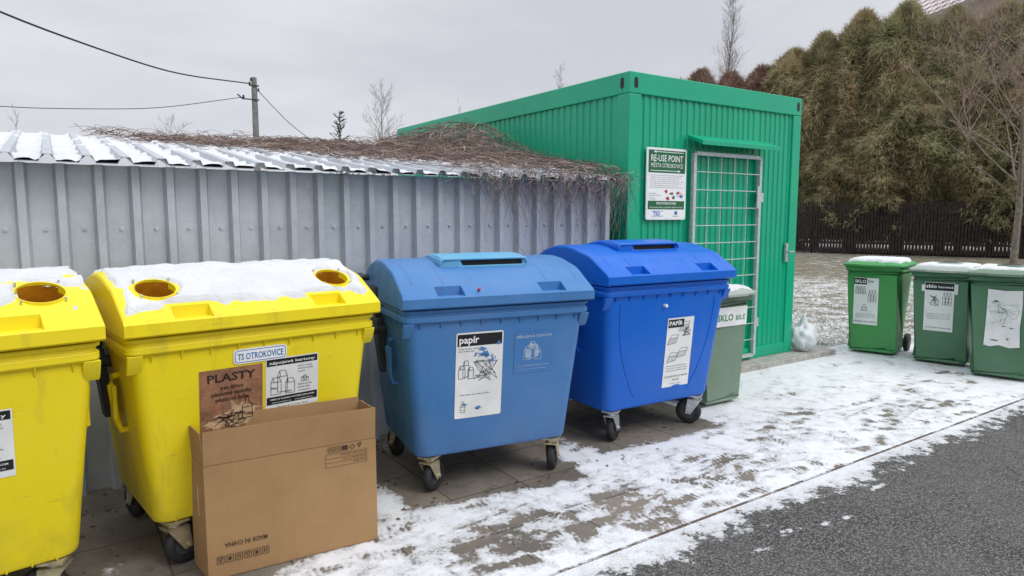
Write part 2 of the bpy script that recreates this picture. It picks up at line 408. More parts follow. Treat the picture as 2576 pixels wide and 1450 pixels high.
def big_bin(name,loc,rz,scale,MT,kind,label,sw,hoodmat=None):
    e=top(name,loc,R(rz),label,'recycling bin','large recycling containers standing in a row',scale)
    key=('body',MT.name)
    if key not in _cache:
        b=MB()
        b.loft([rr(.97,.72,.07,.235),rr(1.03,.78,.07,.245),rr(1.045,.80,.07,.27),rr(1.195,.96,.06,1.08),rr(1.21,.975,.06,1.083),rr(1.245,1.01,.05,1.095),rr(1.245,1.01,.05,1.125),
                rr(1.225,.99,.05,1.128),rr(1.225,.99,.05,1.145),rr(1.25,1.015,.05,1.15),rr(1.25,1.015,.05,1.165),rr(1.2,.965,.05,1.168)],0)
        for i in range(9):
            x=-.52+.13*i
            b.add([(x-.004,-.475,1.085),(x-.004,-.502,1.092),(x-.004,-.468,1.03),(x+.004,-.475,1.085),(x+.004,-.502,1.092),(x+.004,-.468,1.03)],[(0,1,2),(5,4,3),(0,3,4,1),(1,4,5,2),(2,5,3,0)])
        for sx in (-1,1):
            for i in range(8):
                y=-.36+.1*i
                b.add([(sx*.590,y-.004,1.085),(sx*.62,y-.004,1.092),(sx*.580,y-.004,1.02),(sx*.590,y+.004,1.085),(sx*.62,y+.004,1.092),(sx*.580,y+.004,1.02)],[(0,1,2),(5,4,3),(0,3,4,1),(1,4,5,2),(2,5,3,0)])
            x0,x1=sorted((sx*.555,sx*.618))
            b.add([(x0,-.47,1.09),(x1,-.47,1.09),(x1,-.503,1.09),(x0,-.503,1.09),(x0,-.455,1.0),(x1,-.455,1.0),(x1,-.478,1.03),(x0,-.478,1.03)],[(0,1,2,3),(7,6,5,4),(3,2,6,7),(1,5,6,2),(0,3,7,4)])
        if kind=='round':
            for i in range(11):
                x=-.43+.086*i
                b.box((x-.004,-.398,.240),(x+.004,-.37,.30))
        _cache[key]=b.mesh('body',[MT],32)
    mkobj('body',_cache[key],e,.004)
    s=MB(); s.loft([rr(1.19,.955,.05,1.166),rr(1.19,.955,.05,1.19)],0); s.obj('seal',[BLK],e)
    key=('lid',MT.name,kind)
    if key not in _cache: _cache[key]=lid_mesh(kind,MT)
    mkobj('lid',_cache[key],e)
    if kind=='round':
        for sx in (-.45,.45):
            k=MB(); c=Vector((sx,-.33,1.370)); n=Vector((0,-.40,.916)).normalized(); u=Vector((1,0,0)); v=n.cross(u)
            ring=[]
            for i in range(41):
                a=2*math.pi*i/40; d=u*math.cos(a)+v*math.sin(a)
                ring.append([tuple(c+d*(.0875+q)+n*p) for q,p in ((0,-.03),(0,.004),(.004,.005),(.007,.0),(.007,-.03))])
            k.loft(ring,0,False,False)
            for i in range(4):
                a=R(45+90*i); p=c+(u*math.cos(a)+v*math.sin(a))*.108
                k.cyl(p-n*.01,p+n*.016,.005,n=8,m=1)
            k.obj('opening_collar',[YEL,ZINC2],e,40)
    else:
        h=MB()
        prof=[(.20,1.40),(.19,1.424),(.10,1.452),(-.02,1.468),(-.16,1.468),(-.262,1.452),(-.268,1.441),(-.262,1.434),(-.16,1.448),(-.02,1.446),(.10,1.43)]
        rings=[[(x,y,z-dz) for y,z in prof] for x,dz in ((-.315,.03),(-.300,.005),(-.285,0),(.255,0),(.27,.005),(.285,.03))]
        h.loft(rings,0)
        for xa,xb in ((-.313,-.285),(.255,.283)):
            h.add([(xa,.14,1.40),(xa,-.255,1.39),(xa,-.255,1.44),(xa,-.02,1.46),(xb,.14,1.40),(xb,-.255,1.39),(xb,-.255,1.449),(xb,-.02,1.46)],
                  [(0,1,2,3),(7,6,5,4),(0,4,5,1),(1,5,6,2),(2,6,7,3),(3,7,4,0)])
        h.box((-.20,-.270,1.375),(.27,-.252,1.402))
        h.add([(-.29,-.255,1.38),(-.15,-.262,1.38),(-.19,-.262,1.446),(-.29,-.255,1.446)],[(0,1,2,3)])
        h.obj('hood',[hoodmat or MT],e,30,.003)
        q=MB(); q.box((-.283,-.235,1.38),(.253,-.1,1.444)); q.obj('slot',[INK],e)
        for x in (-.55,-.36,.33,.55):
            q=MB(); q.tube([(x,y,pz(y)-.002) for y in (-.44,-.38,-.335,-.3,-.2,-.1,.02,.12)],.005,6)
            q.obj('lid_rib',[MT],e,60)
    for sx in (-1,1):
        a=MB()
        a.box((sx*.632-.018,.05,1.02),(sx*.632+.018,.19,1.26)) 
        a.add([(sx*.615,.0,1.06),(sx*.615,.16,1.06),(sx*.58,.10,.70),(sx*.58,.02,.70),(sx*.655,.0,1.06),(sx*.655,.16,1.06),(sx*.625,.10,.70),(sx*.625,.02,.70)],
              [(0,1,2,3),(7,6,5,4),(0,4,5,1),(1,5,6,2),(2,6,7,3),(3,7,4,0)])
        a.cyl((sx*.56,.02,.99),(sx*.69,.02,.99),.03,n=14)
        a.obj('hinge_arm',[DKG],e,35,.006)
        a=MB(); a.cyl((sx*.60,.30,1.30),(sx*.69,.30,1.30),.022,n=14); a.cyl((sx*.675,.30,1.30),(sx*.70,.30,1.30),.033,n=14)
        a.obj('hinge_pin',[DKG],e,35)
        g=MB(); g.tube([(sx*.54,-.12,.95),(sx*.615,-.14,.94),(sx*.625,-.14,.90),(sx*.605,-.14,.72),(sx*.59,-.14,.67),(sx*.50,-.12,.66)],.016,8)
        g.box((sx*.615-.010,-.175,.73),(sx*.615+.010,-.105,.90))
        g.obj('handle',[MT],e,40,.004)
    cb,ct,cr=caster_meshes()
    for (x,y),an in zip(((-.43,-.345),(.43,-.345),(-.43,.345),(.43,.345)),sw):
        c=mkobj('caster',cb,e,0,(x,y,0),(0,0,R(an))) 
        if MT==BL2:
            c.material_slots[0].link='OBJECT'; c.material_slots[0].material=ZINC2
        mkobj('tyre',ct,c); mkobj('rim',cr,c)
    return e

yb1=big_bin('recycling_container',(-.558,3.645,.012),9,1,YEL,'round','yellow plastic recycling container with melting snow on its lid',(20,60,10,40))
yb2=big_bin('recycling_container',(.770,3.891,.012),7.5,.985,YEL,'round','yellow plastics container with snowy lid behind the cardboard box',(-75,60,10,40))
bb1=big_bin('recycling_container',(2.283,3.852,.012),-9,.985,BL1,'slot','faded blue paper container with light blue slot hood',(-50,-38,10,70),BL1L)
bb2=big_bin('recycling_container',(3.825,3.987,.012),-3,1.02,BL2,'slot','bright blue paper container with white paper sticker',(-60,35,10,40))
s=MB(); st_cartons(s,frontT(.02,.66),.29,.28); s.obj('sticker',[PAPER,INK,WHT],yb1)
s=MB(); st_cartons(s,frontT(.005,.715),.285,.275); s.obj('sticker',[PAPER,INK,WHT],yb2)
s=MB(); T=frontT(-.315,.60); w,h=.305,.375
s.rect(0,0,w,h,0,T)
for i in range(230):
    x=U(.01,w-.01);y=U(.01,h-.02); p=[(x,y)]; a=U(0,6.28)
    for k in range(4):
        a+=U(-.7,.7); p.append((min(w-.003,max(.003,p[-1][0]+.012*math.cos(a))),min(h-.003,max(.003,p[-1][1]+.012*math.sin(a)))))
    s.pline(p,.0008,1,T,.0010)
s.blob(w*.62,h*.34,w*.26,h*.14,1,T,.0007,26,.7); s.blob(w*.25,h*.26,w*.16,h*.07,1,T,.0007,22,.9)
s.text('PLASTY',w/2,h*.83,.040,2,T,w=w*.76,al='C',bold=.02)
for i,t in enumerate(['pet láhve','plastové nádoby','plastové folie']): s.text(t,w/2,h*(.72-.08*i),.021,2,T,al='C')
sketch_bottle(s,w*.66,h*.28,.05,.11,T,2,.0035); scribble(s,w*.22,h*.18,w*.5,h*.22,T,2,34,.0028)
s.obj('sticker',[BRST,BRCR,INKB],yb2,label='cracked brown plastics sticker')
s=MB(); T=frontT(-.155,.985); w,h=.27,.075
s.loft([[(p[0],p[1],z) for p in rr(w,h,.02,0,4,w/2,h/2)] for z in (0,.003)],0,T=T)
s.loft([[(p[0],p[1],z) for p in rr(w-.012,h-.012,.016,0,4,w/2,h/2)] for z in (.003,.0036)],1,T=T)
s.loft([[(p[0],p[1],z) for p in rr(w-.02,h-.02,.013,0,4,w/2,h/2)] for z in (.0036,.0042)],0,T=T)
s.text('TS OTROKOVICE',w/2,.021,.032,2,T,w=w*.86,al='C',bold=.018,z=.0052)
s.obj('name_plate',[WHT,LBLUE,LBLUE],yb2)
s=MB(); T=frontT(-.29,.47); w,h=.31,.545
s.loft([[(p[0],p[1],z) for p in rr(w,h,.012,0,3,w/2,h/2)] for z in (0,.0008)],0,T=T)
s.rect(.008,h-.085,w-.008,h-.01,1,T,.0012)
s.text('papír',.02,h-.066,.044,2,T,bold=.02)
s.text('Noviny, časopisy, reklamní letáky,',.015,h-.105,.009,1,T,bold=0); s.text('knihy, krabice, sešity',.015,h-.12,.009,1,T,bold=0)
sketch_cartons(s,.015,h*.46,w*.35,h*.24,T,1,.0028); scribble(s,w*.35,h*.42,w*.6,h*.26,T,1,26,.0022)
s.text('Obaly nesypou jsou uloženy označené',.03,h*.27,.009,1,T,bold=0)
sketch_bottle(s,w*.12,h*.07,.03,.07,T,1)
for (a,b,c,d) in ((.62,.74,.10,.035),(.78,.68,.045,.05),(.55,.80,.08,.015),(.2,.16,.06,.014),(.48,.11,.05,.014),(.42,.75,.025,.03),(.9,.86,.04,.02)):
    s.blob(a*w,b*h,c*w,d*h,3,T,.0027,18,.95)
scribble(s,w*.45,h*.62,w*.45,h*.16,T,0,20,.004)
s.obj('sticker',[PAPER,INK,WHT,BL1],bb1,label='torn white paper sticker')
s=MB(); T=frontT(.10,.72); w,h=.27,.27
s.rect(0,0,w,h,1,T)
s.text('nápojové kartony',w/2,h*.86,.022,0,T,w=w*.92,al='C',bold=.02)
sketch_cartons(s,w*.22,h*.30,w*.5,h*.50,T,0,.004)
for (a,b_,c_,d_) in ((.30,.34,.12,.24),(.50,.40,.12,.26),(.38,.60,.18,.10)): s.blob(w*(a+c_/2),h*(b_+d_/2),w*c_*.6,h*d_*.6,0,T,.0015,16,.5)
s.text('OBEC JE ČLENEM SYSTÉMU EKO-KOM',w/2,h*.16,.009,0,T,w=w*.84,al='C'); s.text('www.ekokom.cz   www.jaktridit.cz',w/2,h*.08,.008,0,T,w=w*.7,al='C',bold=0)
BL1B=plastic('blue_under_sticker',(.043,.172,.43),.48,.3,.3)
s.obj('sticker',[FAD,BL1B],bb1,label='faded print on blue plastic')
s=MB(); T=frontT(.0,.36); w,h=.27,.54
s.rect(0,0,w,h,0,T); s.rect(.01,h-.075,w*.62,h-.012,1,T,.001)
s.text('PAPÍR',.018,h-.058,.032,2,T,w=w*.5,bold=.02)
for (a,b) in ((.45,.80),(.06,.62),(.45,.42),(.08,.36)):
    x,y=a*w,b*h
    s.pline([(x,y),(x+.09,y+.012),(x+.10,y+.05),(x+.02,y+.045)],.0025,1,T,close=True); s.pline([(x+.02,y+.045),(x+.04,y+.075),(x+.11,y+.07),(x+.10,y+.05)],.0025,1,T)
    for k in range(4): s.line((x+.01,y+.008+.009*k),(x+.095,y+.018+.009*k),.0013,1,T)
scribble(s,w*.6,h*.72,w*.3,h*.15,T,1,16,.0028)
for i,t in enumerate(['Nevhazujte čokoládové plány,','uhlový a voskový papír, mastný','nebo jinak znečištěný papír!']): s.text(t,w/2,h*(.30-.035*i),.0085,1,T,al='C',bold=0,w=w*.8)
s.text('DĚKUJEME VÁM, ŽE TŘÍDÍTE!',w/2,h*.14,.012,1,T,w=w*.86,al='C',bold=0); s.text('EKO-KOM',w/2,h*.09,.010,1,T,al='C')
s.text('www.jaktridit.cz     www.ekokom.cz',w/2,h*.04,.006,1,T,al='C',bold=0)
s.blob(w*.55,.0,w*.12,.012,3,T,.003,12,.5)
s.obj('sticker',[PAPER,INK,WHT,BL2],bb2)
for sg in (-1,1):
    s=MB(); pts=[]
    for i in range(14):
        z=1.04-i*.055; x=sg*(.47-.20*(i/13)**2.2)
        pts.append((x,-.40-.08*(z-.27)/.81-.0,z))
    s.tube(pts,.0045,6)
    s.obj('embossed_rib',[BL2],bb2,60)
s=MB(); s.cyl((-.05,-.50,1.0),(-.05,-.463,1.0),.012,n=10); s.obj('bolt',[WHT],bb2)
s=MB(); s.cyl((-.16,-.51,1.272),(-.16,-.535,1.285),.008,n=12); s.obj('button',[RED],bb1)

# ------------------------------------------------------------------ snow on yellow lids
def lid_snow(parent,full,seed,label):
    nx,ny=150,112; vs=[];keep=[]
    for j in range(ny+1):
        y=-.545+j*(1.0/ny)
        for i in range(nx+1):
            x=-.622+i*(1.244/nx)
            n=noise.fractal((x*7+seed,y*7,seed),.9,2,4)
            e=min(x+.60,.60-x)*1.2
            front=(y+(.475 if full else .40))+.03*noise.noise((x*3,seed,1))+.022*noise.noise((x*14,seed,4))
            m=min(e,front,.45-y)+n*.030
            for sx in (-.45,.45):
                m=min(m,(math.hypot(x-sx,(y+.33)*1.06)-.100)*1.3+n*.012)
                if not full: m=min(m,(math.hypot(x-sx-.02,(y+.37)*.9)-.13)+n*.05)
            for sx in (-.34,.34):
                if y<-.44: m=min(m,(abs(x-sx)-.10))
            if not full:
                m+=n*.06
                p=math.hypot((x-.0)/.14,(y+.44)/.035)
                if p<1: m=max(m,(1-p)*.03+n*.01)
            t=min(max(m/.03,0),1); t=t*(2-t)
            keep.append(m>0)
            th=(.022+.014*noise.noise((x*2.2,y*2.2,seed))+.008*noise.noise((x*8,y*8,seed)) if full else .016)*t+(.010*n)*t
            vs.append((x,y,pz(y)-.006+th+(.004)*t))
    mb=MB(); mb.add(vs,gridfaces(nx,ny,keep),0)
    o=mb.obj('snow',[SNOW],None,60,label=label,category='snow',kind='stuff')
    o.location=parent.location; o.rotation_euler=parent.rotation_euler; o.scale=parent.scale
    return o
lid_snow(yb1,False,3.3,'thin melting snow on the yellow container lid')
lid_snow(yb2,True,8.1,'thick snow layer on the yellow container lid')
# ------------------------------------------------------------------ 240 l bins
def small_bin(loc,rz,MT,label,stick,lidmat=None,snowy=1.,seed=0,sc=1.):
    e=top('wheelie_bin',loc,R(rz),label,'rubbish bin','two-wheeled glass recycling bins',sc)
    b=MB(); b.loft([rr(.48,.44,.05,.03,3,0,-.0),rr(.50,.46,.05,.06),rr(.555,.60,.045,.90,4,0,.03),rr(.56,.61,.04,.93,4,0,.03),rr(.60,.66,.04,.94,4,0,.03),rr(.60,.66,.04,.985,4,0,.03),rr(.56,.62,.04,.987,4,0,.03)],0)
    b.tube([(-.24,.36,.93),(-.24,.42,.96),(.24,.42,.96),(.24,.36,.93)],.016,8)
    for sx in (-1,1): b.box((sx*.20-.02,.10,.05),(sx*.20+.02,.27,.13))
    b.obj('body',[MT],e,32,.004)
    l=MB()
    l.loft([rr(.615,.70,.05,.988,4,0,.03),rr(.625,.71,.05,.995,4,0,.03),rr(.625,.71,.05,1.01,4,0,.03),rr(.60,.68,.06,1.022,4,0,.03),rr(.52,.58,.08,1.045,4,0,.03),rr(.30,.36,.1,1.055,4,0,.03)],0)
    l.box((-.13,-.365,.99),(.13,-.31,1.012))
    if stick in ('barevné','torn'):
        l.cyl((0,.04,1.05),(0,.04,1.078),.12,.11,28); l.cyl((0,.04,1.0785),(0,.04,1.08),.085,.085,24,1)
    l.obj('lid',[lidmat or MT,INK],e,35,.003)
    for sx in (-1,1):
        w=MB(); w.cyl((sx*.245,.26,.10),(sx*.295,.26,.10),.10,n=26); w.obj('wheel',[BLK],e,35,.008)
        h=MB(); h.cyl((sx*.293,.26,.10),(sx*.30,.26,.10),.05,n=16)
        h.obj('hub',[RIM],e)
    T0=Matrix.Rotation(R(90)+math.atan2(.04,.84),4,'X')
    def T(x,z): return Matrix.Translation((x,-.23-.04*(z-.06)/.84-.003,z))@T0
    s=MB()
    if stick=='ciré':
        w,h=.25,.53; t=T(-.19,.33); s.rect(0,0,w,h,0,t); s.rect(0,h-.075,w*.52,h-.005,1,t,.001); s.text('SKLO',.008,h-.058,.034,2,t,w=w*.46,bold=.02); s.text('čiré',w*.56,h-.05,.026,1,t)
        for k in range(4): sketch_bottle(s,.02+.025*k,h*.66,.024,.08,t,1,.003)
        for k in range(3): sketch_bottle(s,w*.6+.028*k,h*.5,.022,.13,t,1,.003)
        sketch_bottle(s,w*.35,h*.3,.05,.07,t,1,.003)
        for i in range(3): s.text('Skleněné lahve, sklenice bez víček',w/2,h*(.22-.035*i),.009,1,t,al='C',w=w*.8,bold=0)
        s.text('DĚKUJEME VÁM, ŽE TŘÍDÍTE!',w/2,h*.05,.016,1,t,w=w*.92,al='C',bold=0)
    elif stick=='barevné':
        w,h=.27,.52; t=T(-.15,.36); s.rect(0,0,w,h,0,t); s.rect(.004,h-.085,w-.004,h-.005,1,t,.001); s.text('sklo',.012,h-.06,.036,2,t,w=w*.36,bold=.02); s.text('barevné',w*.46,h-.058,.026,2,t,w=w*.5)
        scribble(s,.03,h*.5,w*.5,h*.25,t,1,24,.003)
        for k in range(3): sketch_bottle(s,w*.62+.028*k,h*.55,.024,.13,t,1,.003)
        s.text('OBEC JE ČLENEM SYSTÉMU EKO-KOM',w/2,h*.06,.009,1,t,w=w*.85,al='C')
        for i in range(3): s.text('Nevhazujte keramiku, porcelán, zrcadla',w/2,h*(.34-.045*i),.009,1,t,al='C',w=w*.8,bold=0)
        s.rect(-.03,h-.10,-.001,h-.03,0,t); s.rect(w+.001,h-.12,w+.03,h-.01,0,t)
    elif stick=='torn':
        w,h=.28,.55; t=T(-.14,.31)
        s.poly([(0,.01),(.05,0),(.12,.02),(.2,0),(w,.015),(w-.01,.2),(w,.4),(w-.005,h),(.15,h-.01),(.01,h),(.008,.3)],0,t)
        scribble(s,.02,.2,w*.85,h*.45,t,3,34,.0012)
        for k in range(7): s.blob(U(.03,w-.03),U(.05,h-.1),U(.01,.035),U(.004,.012),3,t,.0015,16,1.0)
    else:
        w,h=.40,.17; t=T(-.165,.72); s.loft([[(p[0],p[1],z) for p in rr(w,h,.01,0,3,w/2,h/2)] for z in (0,.0008)],0,T=t)
        s.text('SKLO',.02,.05,.058,3,t,w=w*.50,bold=.02); s.text('BÍLÉ',w*.64,.05,.042,3,t,w=w*.3,bold=.01)
    s.obj('sticker',[PAPER,INK,WHT,LGR if stick=='bílé' else GR2],e)
    nx,ny=60,66; vs=[];keep=[]
    for j in range(ny+1):
        y=-.32+.03+j*(.64/ny)
        for i in range(nx+1):
            x=-.30+i*(.60/nx); n=noise.fractal((x*8+seed,y*8,seed),.9,2,3)
            ed=min(.30-abs(x),.33-abs(y-.03)); m=ed-.022+n*.03-(1-snowy)*.03
            if stick in('barevné','torn'): m=min(m,math.hypot(x,y-.04)-.135+n*.01)
            q=min(max(ed/.10,0),1)
            zl=1.016+.040*q*(2-q)*.98
            t2=min(max(m/.03,0),1); keep.append(m>0)
            vs.append((x,y,zl-.010+(.030*snowy+.008*n)*t2))
    o=MB().add(vs,gridfaces(nx,ny,keep),0).obj('snow',[SNOW],None,60,label='snow lying on the lid of a green wheelie bin',category='snow',kind='stuff')
    o.location=loc; o.rotation_euler=(0,0,R(rz)); o.scale=(sc,)*3
    return e
GLID=plastic('grey_lid_plastic',(.33,.37,.33),.5,.2,.2)
small_bin((8.45,4.36,.012),-75,GR1,'bright green glass bin with clear glass sticker and snowy lid','ciré',GR1,1,1,1.09)
small_bin((8.50,3.60,.012),-78.5,GR2,'dark green coloured glass bin with white sticker','barevné',GLID,.7,5,1.07)
small_bin((8.27,2.91,.012),-77,GR2,'dark green glass bin with torn blank sticker','torn',GR3,.7,9,1.09)
small_bin((4.875,4.06,.012),-2,GR3,'grey-green glass bin beside the bright blue container','bílé',GLID,.9,13)

# ------------------------------------------------------------------ cardboard box
e=top('cardboard_box',(.905,3.222,.014),R(-3.6),'large open brown cardboard box leaning against the yellow container','cardboard box')
W,D,H=.815,.215,.70; th=.006
b=MB()
b.box((-W/2,0,.0),(W/2,D,.006),0)
b.box((-W/2,-0,.0065),(W/2,th,.545),0); b.box((-W/2,D-th,.0065),(W/2,D,.545),0)
b.box((-W/2,th+.0005,.0065),(-W/2+th,D-th-.0005,.545),0); b.box((W/2-th,th+.0005,.0065),(W/2,D-th-.0005,.545),0)
def flap(p0,p1,out,h0,lean):
    p0=Vector(p0);p1=Vector(p1);o=Vector(out); n=14; rows=[]
    for k in range(n+1):
        f=k/n; base=p0.lerp(p1,f); wv=.004*noise.noise((f*4+p0.y*9,h0*7,out[0]))
        rows.append((base,base+o*(lean+wv)+Vector((0,0,h0+.004*noise.noise((f*5,3,lean*50))))))
    vs=[]
    for a,t_ in rows: vs+=[tuple(a),tuple(t_),tuple(a-o*th),tuple(t_-o*th)]
    fs=[]
    for k in range(n):
        i=4*k; j=i+4
        fs+=[(i,j,j+1,i+1),(i+2,i+3,j+3,j+2),(i+1,j+1,j+3,i+3),(i,i+2,j+2,j)]
    fs+=[(0,1,3,2),(4*n,4*n+2,4*n+3,4*n+1)]
    b.add(vs,fs,0)
flap((-W/2,0,.549),(W/2-.002,0,.549),(0,-1,0),.160,.010)
flap((-W/2+.002,D,.549),(W/2-.004,D,.549),(0,1,0),.165,.008)
flap((-W/2,.006,.549),(-W/2,D-.004,.549),(-1,0,0),.155,.010)
flap((W/2,.008,.549),(W/2,D-.01,.549),(1,0,0),.15,.002)
b.box((-W/2,.0005,.5452),(W/2,.005,.5488),1)
b.v=[(x-.18*y*(1 if x<0 else .35),y,z) for x,y,z in b.v]
o=b.obj('box_body',[CARD,CRSE],e,None)
T=Matrix.Translation((W/2,-.0012,.0))@Matrix.Rotation(R(90),4,'X')@Matrix.Rotation(R(180),4,'Z')
s=MB()
s.text('MADE IN CHINA',.55,-.165,.022,0,T,w=.19,bold=.004)
s.obj('printed_text',[CPRINT],e)
s=MB()
for i in range(6):
    x=.545+i*.040; y=-.105
    s.pline([(x,y),(x+.03,y),(x+.03,y+.034),(x,y+.034)],.0025,0,T,close=True)
    if i%3==0: s.line((x+.01,y+.006),(x+.01,y+.026),.004,0,T); s.line((x+.02,y+.006),(x+.02,y+.026),.004,0,T)
    elif i%3==1: s.blob(x+.015,y+.017,.009,.010,0,T,.0022,8,.2)
    else: s.pline([(x+.006,y+.008),(x+.015,y+.028),(x+.024,y+.008)],.003,0,T,close=True)
s.obj('printed_symbols',[CPRINT],e)
s=MB()
for i in range(5):
    x=.075+i*.036; y=-.535
    if i==2: s.rect(x,y,x+.03,y+.024,0,T,.002)
    elif i==0: s.pline([(x+.002,y),(x+.022,y),(x+.012,y+.02)],.004,0,T,close=True)
    elif i==1: s.pline([(x,y+.012),(x+.014,y),(x+.028,y+.012),(x+.014,y+.024)],.003,0,T,close=True)
    else: s.pline([(x,y),(x+.028,y),(x+.028,y+.025),(x,y+.025)],.0022,0,T,close=True); s.pline([(x+.005,y+.018),(x+.014,y+.006),(x+.023,y+.018)],.003,0,T)
s.obj('printed_symbols',[CPRINT],e)
s=MB()
for k,t in enumerate(['Product Name: Bookcase','Model Number: YT-47','Color: Black']): s.text(t,.055,-.450-.022*(2-k),.009,0,T,bold=0)
for k in range(4): s.line((.05,-.500+.022*k),(.26,-.500+.022*k),.0015,0,T)
s.line((.26,-.500),(.26,-.434),.0015,0,T); s.line((.05,-.500),(.05,-.434),.0015,0,T)
s.obj('printed_table',[CPRINT],e)
s=MB(); s.box((-W/2-.0015-.018,.10,.28),(-W/2-.0003-.018,.19,.42)); s.obj('paper_label',[TAPE],e)

# ------------------------------------------------------------------ metal shed
shed=top('metal_shed',(0,0,0),0,'low galvanised corrugated shed with sloping roof','shed')
P_=.19
def ribprof(x0,x1,ph,wb=.03,wt=.017,hh=.035):
    pts=[(x0,0)]; k=math.ceil((x0-ph)/P_)
    while ph+k*P_<x1-.05:
        c=ph+k*P_
        if c-wb>x0: pts+=[(c-wb,0),(c-wt,hh),(c+wt,hh),(c+wb,0)]
        k+=1
    pts.append((x1,0)); return pts
wp=ribprof(-2.6,4.25,.048,.036,.020,.052)
b=MB(); n=len(wp)
b.add([(x,4.77-h,.01) for x,h in wp]+[(x,4.77-h,2.0) for x,h in wp],[(i,i+1,n+i+1,n+i) for i in range(n-1)],0)
for i in range(len(wp)-1):
    if wp[i][1]==0 and wp[i+1][1]==0 and wp[i+1][0]-wp[i][0]>.05:
        xm=(wp[i][0]+wp[i+1][0])/2+.01
        b.cyl((xm,4.772,1.62),(xm,4.756,1.62),.008,n=8,m=1)
        b.cyl((xm,4.772,1.62),(xm,4.765,1.62),.014,n=10,m=1)
b.box((4.22,4.70,.01),(4.27,4.79,1.99),0)
b.obj('wall',[GALV,ZINC2],shed)
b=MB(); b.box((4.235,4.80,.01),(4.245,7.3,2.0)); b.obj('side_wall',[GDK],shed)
y0,z0,y1,z1=4.58,2.0,7.2,2.385
rp=ribprof(-2.6,4.36,-.197,.042,.022,.042); n=len(rp)
b=MB()
vs=[];fs=[]
for yy,zz in ((y0,z0),(y1,z1)):
    for x,h in rp: vs.append((x,yy,zz+h))
N0=len(vs)
for yy,zz in ((y0,z0),(y1,z1)):
    for x,h in rp: vs.append((x,yy,zz+h-.004))
for i in range(n-1):
    fs.append((i,i+1,n+i+1,n+i)); fs.append((N0+i,N0+n+i,N0+n+i+1,N0+i+1)); fs.append((i,N0+i,N0+i+1,i+1))
b.add(vs,fs,0); b.obj('roof',[GALV],shed)
mb=MB(); xs=[-2.6+.0237*i for i in range(int(6.96/.0237)+1)]; ny=70
vs=[];keep=[]
for j in range(ny+1):
    y=y0+.002+(y1-y0-.01)*j/ny
    for x in xs:
        n_=noise.fractal((x*5,y*5,3),.9,2,4); d=abs(((x+.197+.095)%P_)-.095)
        m=(d-.034)/.03+ n_*.9+.15+( .5 if y>5.4 else 0)
        if y<y0+.03: m-=.15
        t=min(max(m,0),1); keep.append(m>0)
        rh=.042 if d<.022 else 0 if d>.042 else .042*(.042-d)/.02
        vs.append((x,y,z0+(z1-z0)*(y-y0)/(y1-y0)+rh-.004+(.022+.010*n_)*t))
mb.add(vs,gridfaces(len(xs)-1,ny,keep),0).obj('snow',[SNOW],None,50,label='snow lying between the ribs of the shed roof',category='snow',kind='stuff')

# ------------------------------------------------------------------ green container
cx0,cx1,cy0,cy1,cb,ct=4.55,7.29,4.76,9.95,.07,3.05
con=top('office_container',(0,0,0),0,'bright green corrugated steel container used as a re-use hut','container building')
b=MB()
b.box((cx0,cy0,ct-.20),(cx1,cy0+.10,ct)); b.box((cx0,cy0+.1005,ct-.20),(cx0+.10,cy1,ct)); b.box((cx1-.1,cy0+.1005,ct-.20),(cx1,cy1,ct)); b.box((cx0+.1005,cy1-.1,ct-.2),(cx1-.1005,cy1,ct))
for x0_,x1_ in ((cx0,cx0+.16),(cx1-.15,cx1)):
    for ya,yb in ((cy0,cy0+.16),(cy1-.16,cy1)):
        b.box((x0_,ya,cb),(x1_,yb,ct-.202))
b.box((cx0+.161,cy0,cb),(cx1-.151,cy0+.10,cb+.13)); b.box((cx0,cy0+.161,cb),(cx0+.10,cy1-.161,cb+.13)); b.box((cx1-.1,cy0+.161,cb),(cx1,cy1-.161,cb+.13))
b.box((cx0+.101,cy0+.101,ct-.03),(cx1-.101,cy1-.101,ct-.012))
b.obj('frame',[GPAINT],con,None,.008)
def oval(cx,cz,face):
    s=MB(); pts=[]
    for i in range(16):
        a=2*math.pi*i/16; dx=.026*math.cos(a); dz=.026*math.sin(a)+(.026 if math.sin(a)>0 else -.026)
        pts.append((cx+dx,cy0-.0015,cz+dz) if face=='f' else (cx0-.0015,cx+dx,cz+dz))
    s.add(pts,[tuple(range(16))],0); s.obj('casting_hole',[INK],con)
oval(cx0+.085,ct-.10,'f'); oval(cx1-.07,ct-.10,'f'); oval(cy0+.10,ct-.10,'s')
def corr(b,p0,p1,zb,zt,nrm,pitch=.1,dep=.012,m=0):
    p0=Vector(p0);p1=Vector(p1); L=(p1-p0).length; d=(p1-p0)/L; n_=Vector(nrm); pts=[p0.copy()]
    k=0
    while (k+1)*pitch<L-.01:
        a=k*pitch+pitch*.5
        for q,h in ((a-.024,0),(a-.016,dep),(a+.016,dep),(a+.024,0)): pts.append(p0+d*q-n_*h)
        k+=1
    pts.append(p1.copy()); n=len(pts)
    b.add([(p.x,p.y,zb) for p in pts]+[(p.x,p.y,zt) for p in pts],[(i,i+1,n+i+1,n+i) for i in range(n-1)],m)
b=MB()
corr(b,(cx0+.155,cy0+.022,0),(5.42,cy0+.022,0),cb+.12,ct-.19,(0,-1,0),.088)
corr(b,(6.51,cy0+.022,0),(cx1-.145,cy0+.022,0),cb+.12,ct-.19,(0,-1,0),.088)
corr(b,(5.42,cy0+.022,0),(6.51,cy0+.022,0),2.37,ct-.19,(0,-1,0),.088)
corr(b,(cx0+.022,cy1-.15,0),(cx0+.022,cy0+.155,0),cb+.12,ct-.19,(-1,0,0),.105)
corr(b,(cx1-.022,cy0+.155,0),(cx1-.022,cy1-.15,0),cb+.12,ct-.19,(1,0,0),.105)
b.obj('wall',[GPAINT],con)
